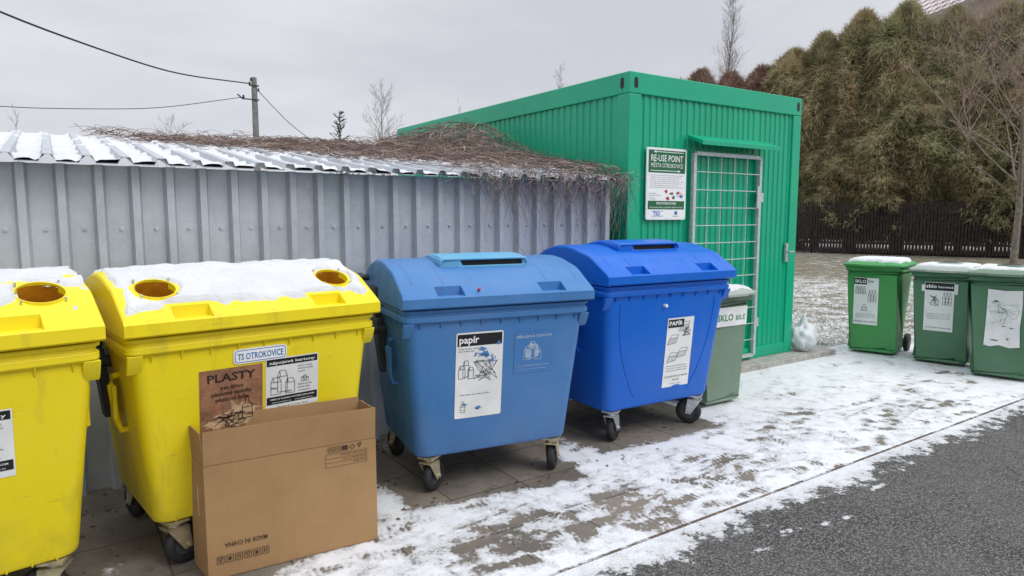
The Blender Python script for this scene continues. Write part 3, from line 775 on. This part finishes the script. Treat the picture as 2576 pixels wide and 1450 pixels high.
d=MB(); corr(d,(5.46,cy0+.026,0),(6.47,cy0+.026,0),cb+.1,2.33,(0,-1,0),.088)
d.box((5.42,cy0+.005,cb+.131),(5.46,cy0+.10,2.37)); d.box((6.47,cy0+.005,cb+.131),(6.51,cy0+.10,2.37)); d.box((5.461,cy0+.005,2.33),(6.469,cy0+.10,2.37))
door=d.obj('door',[GPAINT],con)
g=MB()
gx0,gx1,gz0,gz1,gy=5.43,6.50,cb+.06,2.33,cy0-.035
for x in (gx0,gx1): g.box((x-.019,gy-.02,gz0),(x+.019,gy+.02,gz1))
for z in (gz0,gz1): g.box((gx0+.0195,gy-.019,z-.018),(gx1-.0195,gy+.019,z+.018))
for i in range(1,5): x=gx0+(gx1-gx0)*i/5; g.cyl((x,gy,gz0),(x,gy,gz1),.0052,n=8)
for i in range(1,12): z=gz0+(gz1-gz0)*i/12; g.cyl((gx0,gy-.010,z),(gx1,gy-.010,z),.0052,n=8)
for z in (.45,1.85): g.box((gx1+.02,gy-.01,z),(gx1+.07,gy+.035,z+.10))
g.box((gx1-.06,gy-.03,1.78),(gx1-.02,gy-.021,2.02))
g.obj('security_grille',[BAR],door)
s=MB(); s.box((7.08,cy0-.012,1.16),(7.125,cy0+.012,1.38)); s.cyl((7.10,cy0-.05,1.28),(7.10,cy0-.01,1.28),.008,n=8); s.cyl((7.10,cy0-.05,1.28),(7.19,cy0-.05,1.28),.009,n=8)
s.obj('handle',[ZINC2],door)
s=MB(); X0,X1=5.36,6.62
s.add([(X0,cy0-.001,2.515),(X1,cy0-.001,2.515),(X1,cy0-.20,2.445),(X0,cy0-.20,2.445),(X0,cy0-.001,2.495),(X1,cy0-.001,2.495),(X1,cy0-.20,2.40),(X0,cy0-.20,2.40)],[(0,3,2,1),(4,5,6,7),(0,1,5,4),(1,2,6,5),(2,3,7,6),(3,0,4,7)])
s.obj('canopy',[GPAINT],con,None,.003)
b=MB(); b.box((4.5,4.52,.0),(7.85,10.1,.07)); b.obj('concrete_slab',[CONC],None,None,.01,kind='structure')
sg=top('sign',(4.78,cy0-.012,1.66),0,'white and green re-use point information board','sign')
T=Matrix.Rotation(R(90),4,'X'); w,h=.56,.70
b=MB(); b.loft([[(p[0],p[1],z) for p in rr(w,h,.02,0,4,w/2,h/2)] for z in (-.008,.004)],0,T=T); b.obj('board',[WHT],sg)
s=MB(); Z=.005
s.rect(.012,.012,w-.012,h-.012,0,T,Z)
s.rect(.022,h*.655,w-.022,h-.022,1,T,Z+.001)
s.text('RE-USE POINT',w/2,h*.815,.062,0,T,w=w*.80,al='C',bold=.008,z=Z+.002)
s.text('MĚSTA OTROKOVICE',w/2,h*.73,.042,0,T,w=w*.80,al='C',bold=0,z=Z+.002)
s.line((.12,h*.945),(w-.05,h*.945),.006,0,T,Z+.002); s.poly([(.09,h*.945),(.125,h*.965),(.125,h*.925)],0,T,Z+.002)
s.line((.05,h*.685),(w-.12,h*.685),.006,0,T,Z+.002); s.poly([(w-.09,h*.685),(w-.125,h*.705),(w-.125,h*.665)],0,T,Z+.002)
for k,t in enumerate(['Re-use point je místem, kde lze předat k dalšímu použití funkční','a nepoškozené věci a tímto předcházet vzniku odpadů.','Převzetí věcí: nábytek, nádobí, hračky, sportovní potřeby,','knihy, jízdní kola, kočárky, zahradní nářadí, textil a obuv,','drobné elektro v provozuschopném stavu a další předměty','vhodné k opětovnému použití z domácností občanů města.','Odevzdané věci si může každý občan odnést domů zdarma.']):
    s.text(t,.04,h*(.615-.028*k),.009,3,T,w=w*.86*(1-.08*(k%3)),bold=0,z=Z+.001)
for k,t in enumerate(['PROVOZOVATEL:','Technické služby Otrokovice s.r.o.','tř. Osvobození','765 02 Otrokovice']): s.text(t,.035,h*(.36-.026*k),.009,3,T,bold=0,z=Z+.001)
for (x,y,c) in ((.27,.40,2),(.35,.37,3),(.44,.38,2),(.49,.33,4),(.38,.31,3),(.30,.30,2)):
    s.blob(x,y*h,.022,.018,c,T,Z+.001,10,.7)
for x in (.43,.49): 
    s.pline([(x+.02*math.cos(k*.785),h*.35+.02*math.sin(k*.785)) for k in range(8)],.003,3,T,Z+.0015,True)
s.rect(.022,h*.145,w-.022,h*.265,1,T,Z+.001)
s.text('PROVOZNÍ DOBA',w/2,h*.215,.022,0,T,w=w*.5,al='C',z=Z+.002)
s.text('dle provozní doby sousedního sběrného dvora',w/2,h*.165,.015,0,T,w=w*.84,al='C',bold=.0,z=Z+.002)
s.text('TSO',.10,h*.06,.035,4,T,bold=.03,z=Z+.001); s.line((.08,h*.05),(.24,h*.05),.005,4,T,Z+.001); s.line((.08,h*.12),(.24,h*.12),.005,4,T,Z+.001)
s.rect(.40,h*.07,.44,h*.12,4,T,Z+.001); s.text('OTROKOVICE',.37,h*.04,.010,3,T,bold=0,z=Z+.001)
s.obj('lettering',[WHT,SGR,RED,INKG,LBLUE],sg)
bm=bmesh.new(); bmesh.ops.create_icosphere(bm,subdivisions=4,radius=1)
for v in bm.verts:
    p=v.co.copy(); n_=noise.fractal(p*2.2,.8,2,5); r=1+.22*n_
    v.co=Vector((p.x*.16*r,p.y*.15*r,p.z*.18*r+.16)) 
    if p.z>.75: v.co.z+=.10*(p.z-.75)*4; v.co.x*=.6; v.co.y*=.6
    v.co.z=max(v.co.z,.0)
me=bpy.data.meshes.new('plastic_bag'); bm.to_mesh(me); bm.free(); me.shade_smooth()
BAG=flat('white_bag',(.66,.68,.70),.35,.08,10,0,.9); me.materials.append(BAG)
mkobj('plastic_bag',me,None,0,(7.46,4.72,.072),None,label='small tied white plastic bag beside the green container',category='bag')

# ------------------------------------------------------------------ ground
def grid(name,xs,ys,z,fn,mat,**k):
    vs=[(x,y,z) for y in ys for x in xs]; nx=len(xs)
    fs=[(j*nx+i,j*nx+i+1,(j+1)*nx+i+1,(j+1)*nx+i) for j in range(len(ys)-1) for i in range(nx-1)]
    me=bpy.data.meshes.new(name); me.from_pydata(vs,[],fs); me.materials.append(mat)
    a=me.attributes.new('bias','FLOAT','POINT'); a.data.foreach_set('value',[fn(x,y) for x,y,_ in vs])
    return mkobj(name,me,None,kind='structure',**k)
def fr(a,b,s): 
    n=int(round((b-a)/s)); return [a+(b-a)*i/n for i in range(n+1)]
bins=[(-.558,3.645,9,.62,.56),(.753,3.891,7,.60,.56),(2.276,3.855,-9,.60,.52),(3.80,3.987,-3,.60,.50)]
feet=[]
for k in range(17):
    x,y=U(1,8),U(2.5,3.4); a=random.choice((0,math.pi))+random.gauss(0,.22)
    for q in range(random.randint(5,9)):
        sd=.07 if q%2 else -.07
        feet.append((x-math.sin(a)*sd,y+math.cos(a)*sd,math.cos(a+U(-.15,.15)),math.sin(a+U(-.15,.15)),U(.14,.26)))
        x+=math.cos(a)*.42; y+=math.sin(a)*.42
for i in range(80):
    x=U(4.2,8.4) if i%2 else U(.9,6); y=U(2.5,4.3) if i%2 else 2.5+abs(random.gauss(0,.4))
    a=random.choice((0,math.pi))+random.gauss(0,.6); feet.append((x,y,math.cos(a),math.sin(a),U(.08,.2)))
from collections import defaultdict
cells=defaultdict(list)
for f in feet:
    cx,cy=int(f[0]/.4),int(f[1]/.4)
    for a in (-1,0,1):
        for c_ in (-1,0,1): cells[(cx+a,cy+c_)].append(f)
tracks=[(U(1.5,7),U(2.5,3.6),U(-.5,.25),U(.6,1.8),U(-.25,.25)) for _ in range(20)]
def pav_bias(x,y):
    b=.265
    for (bx,by,rz,hw,hd) in bins:
        c,s_=math.cos(R(-rz)),math.sin(R(-rz)); dx,dy=x-bx,y-by
        lx,ly=c*dx-s_*dy,s_*dx+c*dy
        d=max(abs(lx)-hw,abs(ly)-hd)
        b-=.65*min(max((.07-d)/.18,0),1)
    if y>3.7 and x<4.5: b-=.38*min((y-3.7)/.3,1)
    if x<1.0: b-=.29*min((1.0-x)/.5,1)
    if x<.45 and 3.0<y<4.6: b+=.13
    b-=.20*math.exp(-((y-2.80)/.33)**2)*min(max((x-.9)/.7,0),1)*min(max((4.0-x)/1.4,0),1)
    b-=.05*math.exp(-((y-3.0)/.5)**2)*min(max((x-3.2)/.8,0),1)*min(max((7.4-x)/1.0,0),1)
    d=max(abs(x-.88)-.43,abs(y-3.33)-.13); b-=.2*min(max((.03-d)/.05,0),1)
    for (fx,fy,c,s_,st) in cells.get((int(x/.4),int(y/.4)),()):
        dx,dy=x-fx,y-fy; lx=c*dx+s_*dy; ly=-s_*dx+c*dy
        q=min(math.hypot((lx-.04)/.09,ly/.045),math.hypot((lx+.10)/.045,ly/.034))
        if q<1.15: b-=st*min(1,(1.15-q)/.25)*(.7+.45*math.sin(lx*210))
    for (tx,ty,sl,ln,cv) in tracks:
        u=x-tx
        if 0<u<ln:
            dd=abs(y-(ty+sl*u+cv*u*u))
            if dd<.016: b-=.12*(1-dd/.016)
    return b
grid('pavement',fr(-2.6,9.3,.017),fr(2.418,4.82,.017),.010,pav_bias,PAV)
def road_bias(x,y):
    n_=noise.fractal((x*1.3,7,0),.9,2,4)
    b=(y-(2.24+.05*n_))*1.4
    b=max(min(b,.24),-.6)
    for (px,py,a,c_) in ((3.45,2.0,.10,.035),(3.2,2.05,.10,.03),(4.2,2.1,.12,.03),(2.9,2.0,.06,.03),(3.6,1.97,.06,.02)):
        b=max(b,.10-.2*math.hypot((x-px)/a,(y-py)/c_))
    return b
grid('road',[-150,-40,-10,-4]+fr(-1.5,12,.03)+[16,25,50,150],[-150,-40,-10,-3,0,1]+fr(1.5,2.402,.02),.006,road_bias,ASPH)
def seam_bias(x,y): return -.02+.08*noise.noise((x*2,0,0))
grid('kerb',fr(-2,12,.05),[2.402,2.418],.0095,seam_bias,SEAM)
def gr_bias(x,y):
    d=math.hypot(x,y)
    return .07+.03*math.sin(x*.6)*math.cos(y*.5)-(.12*min(1,(d-18)/5) if 18<d<34 and x>14 else 0)
grid('ground',[-300,-100,-40,-20]+fr(-10,40,1)+[60,100,300],[-300,-100,-40,-10]+fr(-5,40,1)+[60,100,300],0,gr_bias,GRASS)
GB=folmat('grass_blades',(.10,.11,.045),(.24,.20,.13),(.17,.16,.09),(.19,.155,.10),.1)
mb=MB()
for i in range(12000):
    x=7.4+abs(random.gauss(0,5)); y=U(4.9,5+ (x-7)*1.2+3)
    if 7.3<x<7.9 and y<5: continue
    h=U(.015,.05); a=U(0,6.28); dx,dy=math.cos(a)*.005,math.sin(a)*.005; lx,ly=U(-.04,.04),U(-.04,.04)
    mb.add([(x-dx,y-dy,0),(x+dx,y+dy,0),(x+lx,y+ly,h)],[(0,1,2)],0)
mb.obj('grass',[GB],None,kind='stuff',label='short winter grass poking through thin snow',category='grass')
LEAF=flat('dead_leaf',(.14,.08,.04),.9,.5,30)
mb=MB()
for i in range(320):
    x=U(-.3,4.4); y=random.choice((U(3.3,4.7),U(4.3,4.7))); a=U(0,6.28); r=U(.008,.02); z=.014
    mb.add([(x+r*math.cos(a),y+r*math.sin(a),z),(x+r*.6*math.cos(a+1.6),y+r*.6*math.sin(a+1.6),z+U(0,.012)),(x-r*math.cos(a),y-r*math.sin(a),z),(x-r*.6*math.cos(a+1.6),y-r*.6*math.sin(a+1.6),z+U(0,.008))],[(0,1,2),(0,2,3)],0)
mb.obj('leaf_litter',[LEAF],None,kind='stuff',label='small dead leaves scattered under the containers',category='leaves')

# ------------------------------------------------------------------ vines
def roofz(y): return z0+(z1-z0)*(y-y0)/(y1-y0)+.02
def thick(x,y):
    g=.34*math.exp(-((x-4.15)/.75)**2-((y-7.2)/.85)**2)
    return .04+.065*min(max((x-.8)/2,0),1)+g
mb=MB(); cnt=0
while cnt<3000:
    x=U(.5,4.5); y=U(4.6,7.9) if x>3.2 else U(4.6,7.2)
    if random.random()<.16: x=U(3.3,4.5); y=U(6.2,7.9)
    lim=6.95-(x-.3)*.86
    if y<lim+U(-.1,.25): continue
    if noise.noise((x*1.6,y*1.6,4))+U(-.5,.5)<-.22: continue
    if y<5.2 and random.random()<.40: continue
    cnt+=1
    a=U(0,6.283); L=U(.15,.75); n=8; t=thick(x,y)*U(0,1)
    pts=[]; px,py=x,y; up=U(0,.05)
    for k in range(n):
        u=k/(n-1)
        zz=max(roofz(min(py,7.2)),2.0)+t*thick(px,py)/max(thick(x,y),.01)+math.sin(u*math.pi)*up+U(-.012,.012)
        pts.append((px,py,zz))
        a+=U(-.7,.7); px+=math.cos(a)*L/n; py+=math.sin(a)*L/n
        px=min(px,4.53); py=max(py,4.52)
    r=U(.0016,.0044); mb.tube(pts,[r*(1-.6*k/n) for k in range(n)],3,random.choice((0,0,1)),False)
for i in range(260):
    x=U(.3,4.4); y=U(max(4.7,6.95-(x-.3)*.86),7.3); a=U(0,6.28); L=U(.10,.32); pts=[]
    for k in range(7):
        u=k/6; pts.append((min(4.53,x+math.cos(a+u)*L*u),y+math.sin(a+u)*L*u,roofz(y)+thick(x,y)*.8+.10*math.sin(u*2.6)*L/.4+U(-.008,.008)))
    mb.tube(pts,[.0026*(1-.7*k/7) for k in range(7)],3,0,False)
for i in range(320):
    x=2.55+1.85*(random.random()**.75); y=U(4.50,4.62); L=U(.06,.30)+(.62*random.random()**2.2 if x>2.9 else 0); pts=[]; px=x
    n=10; zz=2.03+U(0,.05); y2=y; dr=U(-.03,.03)
    for k in range(n):
        pts.append((px,y2,zz)); px+=U(-.035,.035)+dr*.5; y2=min(4.66,max(4.46,y2+U(-.02,.02))); zz-=L/n*U(.4,1.6) if k>0 else .01
    mb.tube(pts,[.0026*(1-.6*k/n) for k in range(n)],3,random.choice((0,1,1,1)),False)
mb.obj('climbing_vine',[TWIG,TWIG2],None,None,label='leafless tangled creeper sprawling over the shed roof',category='plant')

# ------------------------------------------------------------------ trees
def grow(mb,p,d,L,r,lv,maxlv,spread,m0,m1,up=.15,nb=(3,5)):
    n=5; pts=[p.copy()]; q=p.copy(); dd=d.copy(); rad=[r]
    for k in range(n):
        dd=(dd+Vector((U(-1,1),U(-1,1),U(-1,1)))*.12+Vector((0,0,up*.25))).normalized()
        q=q+dd*L/n; pts.append(q.copy()); rad.append(r*(1-.55*(k+1)/n))
    mb.tube(pts,rad,6 if lv==0 else 4 if lv==1 else 3,m0 if lv<2 else m1,False)
    if lv>=maxlv: return
    for i in range(random.randint(*nb)):
        t=U(.25,1); k=min(int(t*n),n-1); b=pts[k].lerp(pts[k+1],t*n-k)
        ax=Vector((U(-1,1),U(-1,1),U(-.4,.8))).normalized()
        nd_=(dd*(1-spread)+ax*spread+Vector((0,0,up))).normalized()
        grow(mb,b,nd_,L*U(.45,.7),max(rad[k]*.55,.005),lv+1,maxlv,spread,m0,m1,up,nb)
def bare_tree(loc,H,tr,n,spread,tm,bm_,label,name='bare_tree',start=.25,ml=3,blen=.32,nb=(3,5)):
    e=top(name,loc,U(0,6),label,'tree')
    t=MB(); pts=[Vector((0,0,-.05))]
    for k in range(1,11): pts.append(Vector((.012*H*noise.noise((k*.5,loc[0],0)),.012*H*noise.noise((k*.5,loc[1],5)),H*k/10)))
    rad=[tr*(1-.92*k/10) for k in range(11)]; t.tube(pts,rad,10,0,False); t.obj('trunk',[tm],e,60)
    c=MB()
    for i in range(n):
        u=start+(1-start)*(i+random.random())/n; k=min(int(u*10),9); b=pts[k].lerp(pts[k+1],u*10-k)
        a=U(0,6.283); d=Vector((math.cos(a)*spread,math.sin(a)*spread,1-spread*.6)).normalized()
        grow(c,b,d,H*blen*(1.15-u*.85),max(tr*(1-u)*.45,.008),1,ml,.5,0,1,.12,nb)
    c.obj('crown',[tm,bm_],e,None)
    return e
GREYB=flat('grey_twigs',(.24,.215,.205),.9,.3,5)
bare_tree((28.3,9.9,0),9.5,.125,26,.72,BARK,BARKR,'slender leafless tree with reddish twigs by the dark fence',start=.2,ml=4,blen=.46,nb=(3,5))
bare_tree((35.7,28.4,0),14.8,.14,50,.28,GREYB,GREYB,'tall narrow leafless tree rising above the hedge',start=.4,ml=3,blen=.20,nb=(4,6))
bare_tree((14.4,33.3,0),7.8,.09,34,.45,GREYB,GREYB,'small leafless tree behind the shed',start=.3,ml=3,blen=.28,nb=(4,5))
bare_tree((25.5,32.5,0),10.2,.06,22,.4,GREYB,GREYB,'thin leafless tree top above the green container',start=.5,ml=3,blen=.15)
bare_tree((20.3,35.5,0),8.3,.05,16,.4,GREYB,GREYB,'thin leafless tree top above the green container',start=.5,ml=2,blen=.13)
bare_tree((4.5,33,0),5.6,.05,26,.6,GREYB,GREYB,'low leafless shrub behind the shed',start=.3,ml=3,blen=.3)
bare_tree((-1.0,34,0),5.9,.04,10,.4,GREYB,GREYB,'thin leafless sapling behind the shed',start=.5,ml=2,blen=.2)
e=top('spruce_tree',(10.9,29.9,0),0,'small sparse spruce tip behind the shed','tree')
t=MB(); t.tube([(0,0,0),(0,0,3),(0,0,6.4)],[.09,.05,.012],8); t.obj('trunk',[BARK],e)
c=MB()
for k in range(20):
    z=3+k*.17; L=.95*(1-(z-3)/3.7)+.10
    for j in range(5):
        a=U(0,6.28); Lj=L*U(.6,1.15); tip=Vector((math.cos(a)*Lj,math.sin(a)*Lj,z+Lj*.5)); b0=Vector((0,0,z))
        c.tube([b0,b0.lerp(tip,.5)-Vector((0,0,.05)),tip],[.018,.016,.012],3,0,False)
        for q in range(12):
            f=U(.15,1); p=b0.lerp(tip,f); o_=Vector((U(-1,1),U(-1,1),U(-.3,.8)))*.08
            c.add([p,p+o_,p+o_*.6+Vector((.02,.02,-.02))],[(0,1,2)],0)
c.obj('crown',[SPR],e)
def thuja_mesh(H,Rr,seed,mats,N=27000,pw=2.2):
    random.seed(seed); mb=MB()
    def rad(u,a):
        base=Rr*(.88+u*.6 if u<.2 else (1-((u-.2)/.8)**pw)**.85)
        l=1+.50*noise.fractal((math.cos(a)*1.5+seed,math.sin(a)*1.5,u*H*.33+seed),.8,2,4)
        return max(base,.05)*l
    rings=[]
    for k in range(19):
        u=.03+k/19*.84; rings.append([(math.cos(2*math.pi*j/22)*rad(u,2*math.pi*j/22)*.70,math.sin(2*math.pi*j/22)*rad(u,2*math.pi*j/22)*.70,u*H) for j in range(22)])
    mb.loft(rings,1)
    for i in range(N):
        u=random.random()**.85
        a=U(0,6.2832); cl=noise.noise((a*1.8,u*6,seed))+.5*noise.noise((a*5,u*14,seed))
        rr_=rad(u,a)*(.74+.26*random.random()+.24*cl)
        if u>.9: rr_*=U(.3,1.3)
        p=Vector((math.cos(a)*rr_,math.sin(a)*rr_,u*H+.1+.35*cl))
        out=Vector((math.cos(a),math.sin(a),0)); tn=Vector((-math.sin(a),math.cos(a),0))
        L=U(.20,.50)
        for q in range(3):
            d=(out*U(.1,.6)+tn*U(-.4,.4)+Vector((0,0,U(-1.2,.2) if u<.86 else U(-.3,1.2)))).normalized(); w_=d.cross(Vector((U(-1,1),U(-1,1),U(-1,1)))).normalized()*U(.012,.028)
            mb.add([p-w_,p+w_,p+d*L+w_*.2],[(0,1,2)],0)
    random.seed(seed+100)
    return mb.mesh('crown',mats)
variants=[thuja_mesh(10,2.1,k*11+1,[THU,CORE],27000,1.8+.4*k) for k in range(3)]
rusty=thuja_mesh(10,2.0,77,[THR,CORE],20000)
tt=MB(); tt.tube([(0,0,0),(0,0,2.5)],[.16,.12],8); tmesh=tt.mesh('trunk',[BARK],60)
tl=[(28.6,28.4,8.4,1,1.15),(29.5,26.9,8.9,1,1.3),(29.9,25.6,9.3,1,1.2),(30.5,24.2,9.0,1,1.25),(31.0,22.6,9.1,1,1.3),(31.6,21.2,9.1,0,1.2),(32.2,19.9,9.7,0,1.2),(33.0,18.4,10.5,0,1.25),(33.8,16.8,10.6,0,1.25),(34.5,15.0,10.1,0,1.3),(35.2,13.3,10.0,0,1.35),(36,11.4,10.8,0,1.35),(36.8,9.4,11.5,0,1.4),
    (31.2,17.8,5.9,0,1.0),(32.1,15.8,7.0,0,1.1),(32.9,13.6,7.2,0,1.1),(33.6,11.6,7.9,0,1.15)]
for i,(x,y,h,ru,wd) in enumerate(tl):
    e=top('thuja_tree',(x,y,0),i*1.9,'tall rusty brown conifer in the hedge behind the fence' if ru else 'tall olive brown conifer drooping over the dark fence','tree','row of conifers behind the fence')
    mkobj('trunk',tmesh,e)
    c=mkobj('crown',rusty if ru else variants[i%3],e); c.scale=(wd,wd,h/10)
    c.location=(0,0,.6 if not ru else 0)
random.seed(5)
A=Vector((25.8,24.5,0)); B=Vector((34.2,4.7,0)); dv=(B-A); L=dv.length; ang=math.atan2(dv.y,dv.x)
mb=MB(); x=0
while x<L:
    w_=U(.085,.10); h_=2.3+U(-.04,.04)
    mb.add([(x,0,.08),(x+w_,0,.08),(x+w_,0,h_-.03),(x+w_/2,0,h_+.02),(x,0,h_-.03),(x,.025,.08),(x+w_,.025,.08),(x+w_,.025,h_-.03),(x+w_/2,.025,h_+.02),(x,.025,h_-.03)],
           [(0,1,2,3,4),(9,8,7,6,5),(0,4,9,5),(1,6,7,2),(4,3,8,9),(3,2,7,8)],0)
    x+=w_+.03
for z in (.45,1.75): mb.box((0,.026,z),(L,.09,z+.09))
for k in range(10): mb.box((L*k/9-.05,.095,0),(L*k/9+.05,.19,2.1))
mb.obj('fence',[FENCE],None,None,0,tuple(A),(0,0,ang),label='dark brown vertical board fence beneath conifers',category='fence')

# ------------------------------------------------------------------ pole and wires
e=top('utility_pole',(7.7,31.7,0),0,'grey concrete power pole with brackets','utility pole')
b=MB(); b.tube([(0,0,0),(0,0,7.75)],[.17,.115],14); b.obj('pole',[POLE],e,40)
b=MB(); b.box((-.25,-.16,7.35),(.17,-.12,7.41)); b.box((-.55,-.16,6.75),(.17,-.12,6.80)); b.tube([(-.55,-.14,6.78),(-.75,-.14,6.95)],.03,6)
for x,z in ((-.22,7.45),(-.5,6.86),(.14,7.2),(-.16,7.62)): b.cyl((x,-.14,z-.05),(x,-.14,z+.08),.05,.035,10)
b.obj('bracket',[DKG],e)
def wire(pts,r,label):
    mb=MB(); q=[Vector(p) for p in pts]; out=[]
    for a,b_ in zip(q,q[1:]): 
        for k in range(10): out.append(a.lerp(b_,k/10))
    out.append(q[-1]) 
    for _ in range(10): out=[out[0]]+[(out[i-1]+out[i]*2+out[i+1])/4 for i in range(1,len(out)-1)]+[out[-1]]
    mb.tube(out,r,6); mb.obj('overhead_wire',[WIRE],None,60,label=label,category='wire',group='overhead power wires')
wire([(-10,8.5,8.2),(-5,14.8,7.05),(-.75,20.6,6.45),(3.6,26.3,6.55),(7.5,31.56,7.45)],.026,'thick black overhead cable running to the power pole')
wire([(-16,29.5,7.3),(-6,30.2,5.8),(-1.3,30.5,5.50),(3.6,31.1,5.95),(7.2,31.56,6.85)],.015,'thin overhead wire running to the power pole')
wire([(7.85,31.56,7.15),(9.6,33.4,6.15),(11.5,35.3,5.45),(14,38,4.9)],.015,'thin overhead wire running away from the power pole')

# ------------------------------------------------------------------ house
m,nt,bb=mat0('snowy_roof_tiles',.8,.2)
br=nd(nt,'ShaderNodeTexBrick'); br.inputs['Scale'].default_value=1; br.inputs['Brick Width'].default_value=.6; br.inputs['Row Height'].default_value=.5; br.inputs['Mortar Size'].default_value=.07
br.inputs['Color1'].default_value=(.82,.82,.84,1); br.inputs['Color2'].default_value=(.72,.69,.68,1); br.inputs['Mortar'].default_value=(.26,.13,.10,1)
tc=nd(nt,'ShaderNodeTexCoord'); sx=nd(nt,'ShaderNodeSeparateXYZ'); lk(nt,tc.outputs['Object'],sx.inputs[0]); cx_=nd(nt,'ShaderNodeCombineXYZ'); lk(nt,mth(nt,'ADD',sx.outputs[0],sx.outputs[1]),cx_.inputs[0]); lk(nt,mth(nt,'MULTIPLY',sx.outputs[2],1.3),cx_.inputs[1]); lk(nt,cx_.outputs[0],br.inputs['Vector'])
lk(nt,br.outputs['Color'],bb.inputs['Base Color']); ROOFT=m
PLAS=flat('plaster',(.45,.40,.33),.9,.15,2)
e=top('house',(50.5,19.4,0),R(-25),'pale house with snowy red tiled hipped roof behind conifers','house')
b=MB(); b.box((-4.6,-4.6,0),(4.6,4.6,14.2)); b.obj('wall',[PLAS],e)
b=MB(); b.add([(-5.5,-5.5,14.0),(5.5,-5.5,14.0),(5.5,5.5,14.0),(-5.5,5.5,14.0),(-.8,0,19.2),(.8,0,19.2)],[(0,1,5,4),(1,2,5),(2,3,4,5),(3,0,4),(3,2,1,0)]); rf=b.obj('roof',[ROOFT],e)
b=MB(); b.box((2.6,-3.2,15),(3.8,-2.2,19.2)); b.box((2.5,-3.3,19.2),(3.9,-2.1,19.4)); b.obj('chimney',[PLAS],rf)
for k in (-3,0,3):
    b=MB(); b.box((k-.6,-4.63,8.6),(k+.6,-4.59,10.2)); b.obj('window',[DKG],e)

# ------------------------------------------------------------------ world, sun, camera
w=bpy.data.worlds.new('World'); SC.world=w; w.use_nodes=True; nt=w.node_tree
bg=nt.nodes['Background']
sky=nd(nt,'ShaderNodeTexSky',sky_type='NISHITA'); sky.sun_disc=False; sky.sun_elevation=R(50); sky.sun_rotation=R(160)
tc=nd(nt,'ShaderNodeTexCoord'); mp=nd(nt,'ShaderNodeMapping'); mp.inputs['Scale'].default_value=(1,1,3.4); lk(nt,tc.outputs['Generated'],mp.inputs[0])
n=nd(nt,'ShaderNodeTexNoise'); n.inputs['Scale'].default_value=2.1; n.inputs['Detail'].default_value=6; n.inputs['Roughness'].default_value=.5; lk(nt,mp.outputs[0],n.inputs['Vector'])
c=mixc(nt,rng(nt,n.outputs['Fac'],.34,.66,0,1,True),(.63,.65,.71),(.78,.80,.845))
sx=nd(nt,'ShaderNodeSeparateXYZ'); lk(nt,tc.outputs['Generated'],sx.inputs[0])
gr=rng(nt,sx.outputs[2],.30,.95,1.0,2.45)
v=nd(nt,'ShaderNodeVectorMath',operation='SCALE'); lk(nt,c,v.inputs[0]); lk(nt,gr,v.inputs['Scale'])
hs=nd(nt,'ShaderNodeHueSaturation'); hs.inputs['Saturation'].default_value=.25; hs.inputs['Value'].default_value=.10; lk(nt,sky.outputs[0],hs.inputs['Color'])
lk(nt,mixc(nt,.08,v.outputs[0],hs.outputs[0]),bg.inputs['Color']); bg.inputs['Strength'].default_value=1.0
sl=bpy.data.lights.new('sun','SUN'); sl.energy=1.4; sl.angle=R(28); sl.color=(1,.97,.93)
so=bpy.data.objects.new('sun',sl); C.objects.link(so)
az=R(-64); so.rotation_euler=Vector((-math.cos(az)*math.cos(R(45)),-math.sin(az)*math.cos(R(45)),-math.sin(R(45)))).to_track_quat('-Z','Y').to_euler()
cam=bpy.data.cameras.new('camera'); co=bpy.data.objects.new('camera',cam); C.objects.link(co)
cam.sensor_width=36; cam.lens=23.73; cam.clip_end=1000; co.location=(0,0,1.7)
co.rotation_euler=Vector((.5602*.9943,.8283*.9943,-.1066)).to_track_quat('-Z','Y').to_euler()
SC.camera=co
SC.view_settings.view_transform='Standard'; SC.view_settings.look='None'; SC.view_settings.exposure=0
